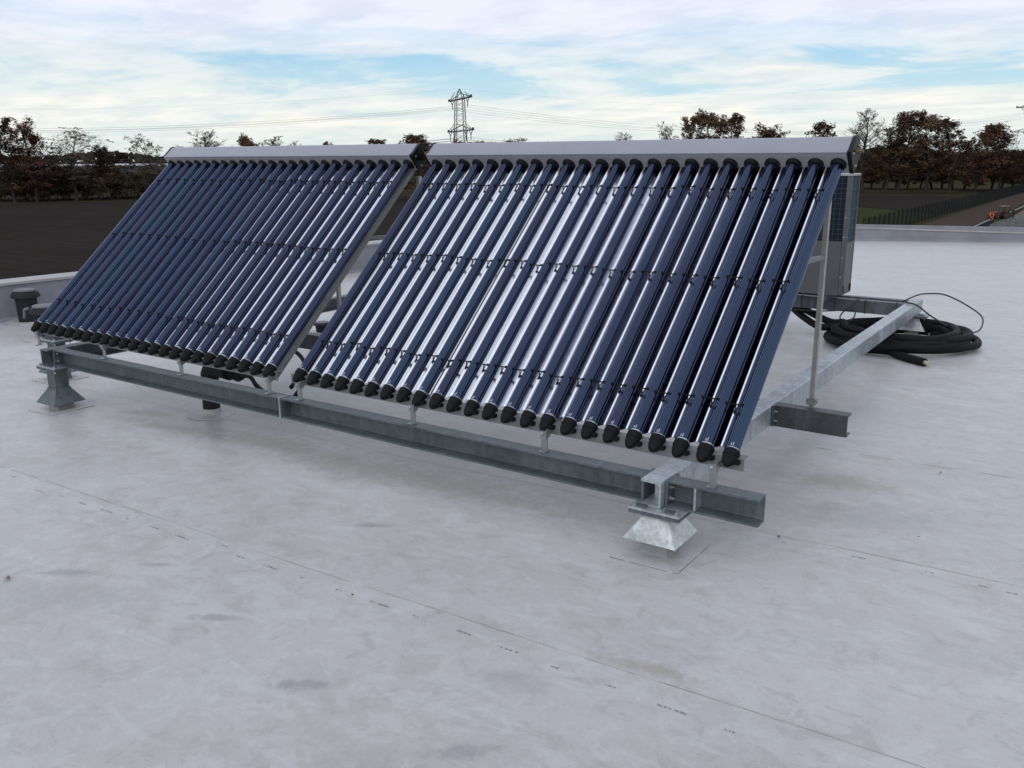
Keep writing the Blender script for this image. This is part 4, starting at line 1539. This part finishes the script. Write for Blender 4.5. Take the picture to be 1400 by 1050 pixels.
def span(p, q, sag, rad=.035, n=26):
    mb = MB()
    pts = []
    for i in range(n + 1):
        t = i / n
        v = p.lerp(q, t)
        v = v - Vector((0, 0, 4 * sag * t * (1 - t)))
        pts.append(v)
    mb.tube(pts, rad, 4)
    return mb


left_off = Vector((-205.0, -135.0, 0)) * 1.25
for i, p in enumerate(a1):
    for dz in (0, .8):
        for end, sag in ((p + left_off + Vector((0, 0, 1.0)), 7.5), (a2[i], 9.0)):
            side = 'left' if sag < 8 else 'right'
            v = Vector((0, 0, dz))
            o = single('power_line', span(p + v, end + v, sag), M['wireline'], f'thin power line strung from the pylon away to the {side}', 'power line', f'power lines {side} of the pylon')
for end, side in ((top1 + left_off, 'left'), (top2, 'right')):
    single('power_line', span(top1, end, 6.0, .014), M['wireline'], f'thin earth wire from the pylon tip away to the {side}', 'power line')

# ------------------------------------------------------------------ tractor and workers
tx, ty = -9.15, 158.5
tk = thing('tractor', (tx, ty, GZ + .05), 'small red tractor with roll frame at the end of the dark path', 'tractor')
Tm = Matrix.Translation((tx, ty, GZ + .05)) @ Matrix.Rotation(R(222), 4, 'Z') @ Matrix.Scale(.8, 4)


def tp(name, lo, hi, mat, parent=tk, bevel=.04):
    return part(name, MB().box(lo, hi, 0, Tm), M[mat], parent, bevel=bevel)


hood = MB()
hood.prism([(.35, .70), (1.75, .70), (1.78, 1.15), (1.55, 1.30), (.35, 1.38)], -.36, .36, lambda q, a, b: Tm @ Vector((a, q, b)))
part('bonnet', hood, M['red'], tk, bevel=.03)
tp('chassis', (-1.0, -.28, .45), (1.6, .28, .70), 'tyre')
tp('seat', (-.75, -.28, .95), (-.25, .28, 1.45), 'black')
rf_ = MB()
for sy in (-.55, .55):
    rf_.bar(Tm @ Vector((-1.0, sy, .7)), Tm @ Vector((-1.0, sy, 2.35)), .07)
    rf_.bar(Tm @ Vector((.25, sy, 1.2)), Tm @ Vector((.10, sy, 2.35)), .06)
part('roll_frame', rf_, M['tyre'], tk)
tp('roof_canopy', (-1.1, -.65, 2.35), (.3, .65, 2.43), 'kerb')
for (x, y, rr, w) in ((-.65, -.62, .62, .34), (-.65, .62, .62, .34), (1.25, -.55, .40, .24), (1.25, .55, .40, .24)):
    mb = MB()
    ax = Tm.to_3x3() @ Vector((0, 1, 0))
    c = Tm @ Vector((x, y, rr))
    mb.lathe([(rr * .55, -w / 2), (rr * .92, -w / 2), (rr, -w * .3), (rr, w * .3), (rr * .92, w / 2), (rr * .55, w / 2)], 20, c, ax)
    wh = part('wheel', mb, M['tyre'], tk, smooth=True, angle=35)
    mb = MB()
    mb.lathe([(rr * .50, -w * .53), (rr * .54, -w * .4), (rr * .54, w * .4), (rr * .50, w * .53)], 16, c, ax)
    part('rim', mb, M['red'], wh, smooth=True, angle=35)
for sy in (-1, 1):
    mb = MB()
    mb.prism([(-1.3, .95), (-1.15, 1.28), (-.7, 1.40), (-.2, 1.28), (.0, .95), (-.1, .95), (-.3, 1.2), (-.7, 1.31), (-1.05, 1.2), (-1.2, .95)], sy * .45, sy * .80, lambda q, a, b: Tm @ Vector((a, q, b)))
    part('mudguard', mb, M['red'], tk)
bk = MB()
bk.prism([(2.15, .10), (2.75, .12), (2.78, .18), (2.3, .25), (2.25, .75), (2.15, .75)], -.75, .75, lambda q, a, b: Tm @ Vector((a, q, b)))
bkt = part('bucket', bk, M['tyre'], tk)
for sy in (-.45, .45):
    part('loader_arm', MB().bar(Tm @ Vector((.4, sy, 1.1)), Tm @ Vector((2.2, sy, .55)), .12), M['red'], tk)


def person(x, y, yaw, pose, label, coat, sc=1.0):
    root = thing('person', (x, y, GZ + .05), label, 'person')
    root.rotation_euler = (0, 0, yaw)
    root.scale = (sc,) * 3
    if pose == 'stand':
        J = dict(pel=(0, 0, .95), chest=(.02, 0, 1.28), neck=(.03, 0, 1.50), head=(.06, 0, 1.60),
                 lsh=(.02, .19, 1.42), lel=(.06, .27, 1.14), lwr=(.18, .22, .92), rsh=(.02, -.19, 1.42), rel=(.03, -.28, 1.14), rwr=(.14, -.24, .90),
                 lhip=(0, .10, .90), lkn=(.05, .13, .50), lan=(.00, .14, .08), lto=(.16, .16, .04), rhip=(0, -.10, .90), rkn=(.02, -.13, .50), ran=(-.06, -.14, .08), rto=(.10, -.17, .04))
    else:
        J = dict(pel=(-.10, 0, .80), chest=(.26, 0, 1.02), neck=(.44, 0, 1.10), head=(.52, 0, 1.12),
                 lsh=(.34, .19, 1.04), lel=(.46, .25, .76), lwr=(.58, .16, .52), rsh=(.34, -.19, 1.04), rel=(.46, -.25, .76), rwr=(.60, -.16, .50),
                 lhip=(-.08, .11, .76), lkn=(.14, .15, .46), lan=(-.04, .16, .08), lto=(.12, .18, .04), rhip=(-.08, -.11, .76), rkn=(.10, -.15, .44), ran=(-.12, -.16, .08), rto=(.05, -.18, .04))
    Rr = dict(pel=.155, chest=.175, neck=.065, head=.06, lsh=.085, lel=.062, lwr=.042, rsh=.085, rel=.062, rwr=.042, lhip=.105, lkn=.078, lan=.055, lto=.045, rhip=.105, rkn=.078, ran=.055, rto=.045)
    E_ = [('pel', 'chest'), ('chest', 'neck'), ('neck', 'head'), ('chest', 'lsh'), ('lsh', 'lel'), ('lel', 'lwr'), ('chest', 'rsh'), ('rsh', 'rel'), ('rel', 'rwr'), ('pel', 'lhip'), ('lhip', 'lkn'), ('lkn', 'lan'), ('lan', 'lto'), ('pel', 'rhip'), ('rhip', 'rkn'), ('rkn', 'ran'), ('ran', 'rto')]
    names = list(J)
    me = bpy.data.meshes.new('body')
    me.from_pydata([J[n_] for n_ in names], [(names.index(a), names.index(b)) for a, b in E_], [])
    # hands: palm and five fingers as skinned chains growing from each wrist
    bm = bmesh.new()
    bm.from_mesh(me)
    bm.verts.ensure_lookup_table()
    rad = [Rr[n_] for n_ in names]
    for side in ('l', 'r'):
        bm.verts.ensure_lookup_table()
        w = bm.verts[names.index(side + 'wr')]
        e = Vector(J[side + 'el'])
        dv = (w.co - e).normalized()
        sd_ = dv.cross(Vector((0, 0, 1))).normalized()
        pl = bm.verts.new(w.co + dv * .085)
        bm.edges.new((w, pl))
        rad.append(.034)
        for fi, (o_, L) in enumerate(((-.030, .070), (-.010, .082), (.012, .078), (.032, .062))):
            v1 = bm.verts.new(pl.co + dv * L * .55 + sd_ * o_)
            v2 = bm.verts.new(pl.co + dv * L * .95 + sd_ * o_ + Vector((0, 0, -.02)))
            bm.edges.new((pl, v1))
            bm.edges.new((v1, v2))
            rad += [.0095, .008]
        v1 = bm.verts.new(w.co + dv * .055 + sd_ * -.055)
        bm.edges.new((w, v1))
        rad.append(.011)
    bm.to_mesh(me)
    bm.free()
    me.materials.append(M[coat])
    o = link('body', me, root)
    sk = o.modifiers.new('skin', 'SKIN')
    if not me.skin_vertices:
        bpy.context.view_layer.objects.active = o
        with bpy.context.temp_override(object=o, active_object=o):
            bpy.ops.mesh.customdata_skin_add()
    for i, v in enumerate(me.skin_vertices[0].data):
        v.radius = (rad[i], rad[i])
        v.use_root = (i == 0)
    sb = o.modifiers.new('subdiv', 'SUBSURF')
    sb.levels = sb.render_levels = 2
    # trousers shell keeps the legs dark
    hp = Vector(J['head'])
    fw = Vector((1, 0, 0)) if pose == 'stand' else Vector((.8, 0, -.6))
    c = hp + Vector((.01, 0, .07)) if pose == 'stand' else hp + Vector((.07, 0, .02))
    mb = MB()
    mb.lathe([(.005, -.118), (.055, -.105), (.080, -.055), (.088, .0), (.082, .055), (.055, .098), (.005, .115)], 16, c)
    mb.box((-.012, -.014, -.03), (.022, .014, .012), 0, Matrix.Translation(c + fw * .085))
    for sy in (-1, 1):
        mb.box((-.015, -.008, -.03), (.015, .008, .03), 0, Matrix.Translation(c + Vector((0, sy * .088, 0))))
    hd_ = link('head', mb.mesh('head', M['skin'], True, 50), root)
    mb = MB()
    for sy in (-1, 1):
        mb.lathe([(.010, -.004), (.012, 0), (.006, .006)], 8, c + fw * .074 + Vector((0, sy * .032, .012)), fw)
    mb.box((-.004, -.024, -.005), (.006, .024, .005), 0, Matrix.Translation(c + fw * .080 + Vector((0, 0, -.058))))
    link('face_features', mb.mesh('face_features', M['hair']), hd_)
    mb = MB()
    mb.lathe([(.090, .0), (.096, .03), (.088, .075), (.058, .115), (.008, .130)], 16, c - fw * .012)
    link('hair', mb.mesh('hair', M['hair'], True, 50), hd_)
    if coat != 'darkcloth':
        mb = MB()
        for s_ in ('l', 'r'):
            mb.tube([Vector(J['pel']) * .6 + Vector(J[s_ + 'hip']) * .4, J[s_ + 'hip'], J[s_ + 'kn'], Vector(J[s_ + 'an']) + Vector((0, 0, .02))], [.13, .128, .098, .080], 12)
        link('trousers', mb.mesh('trousers', M['darkcloth'], True, 60), root)
    return root


person(-7.35, 156.8, R(150), 'stand', 'person in dark clothes standing right of the red tractor', 'darkcloth', 1.02)
person(-10.15, 153.2, R(-60), 'bend', 'person in bright orange jacket bending down left of the red tractor', 'orange', 1.05)
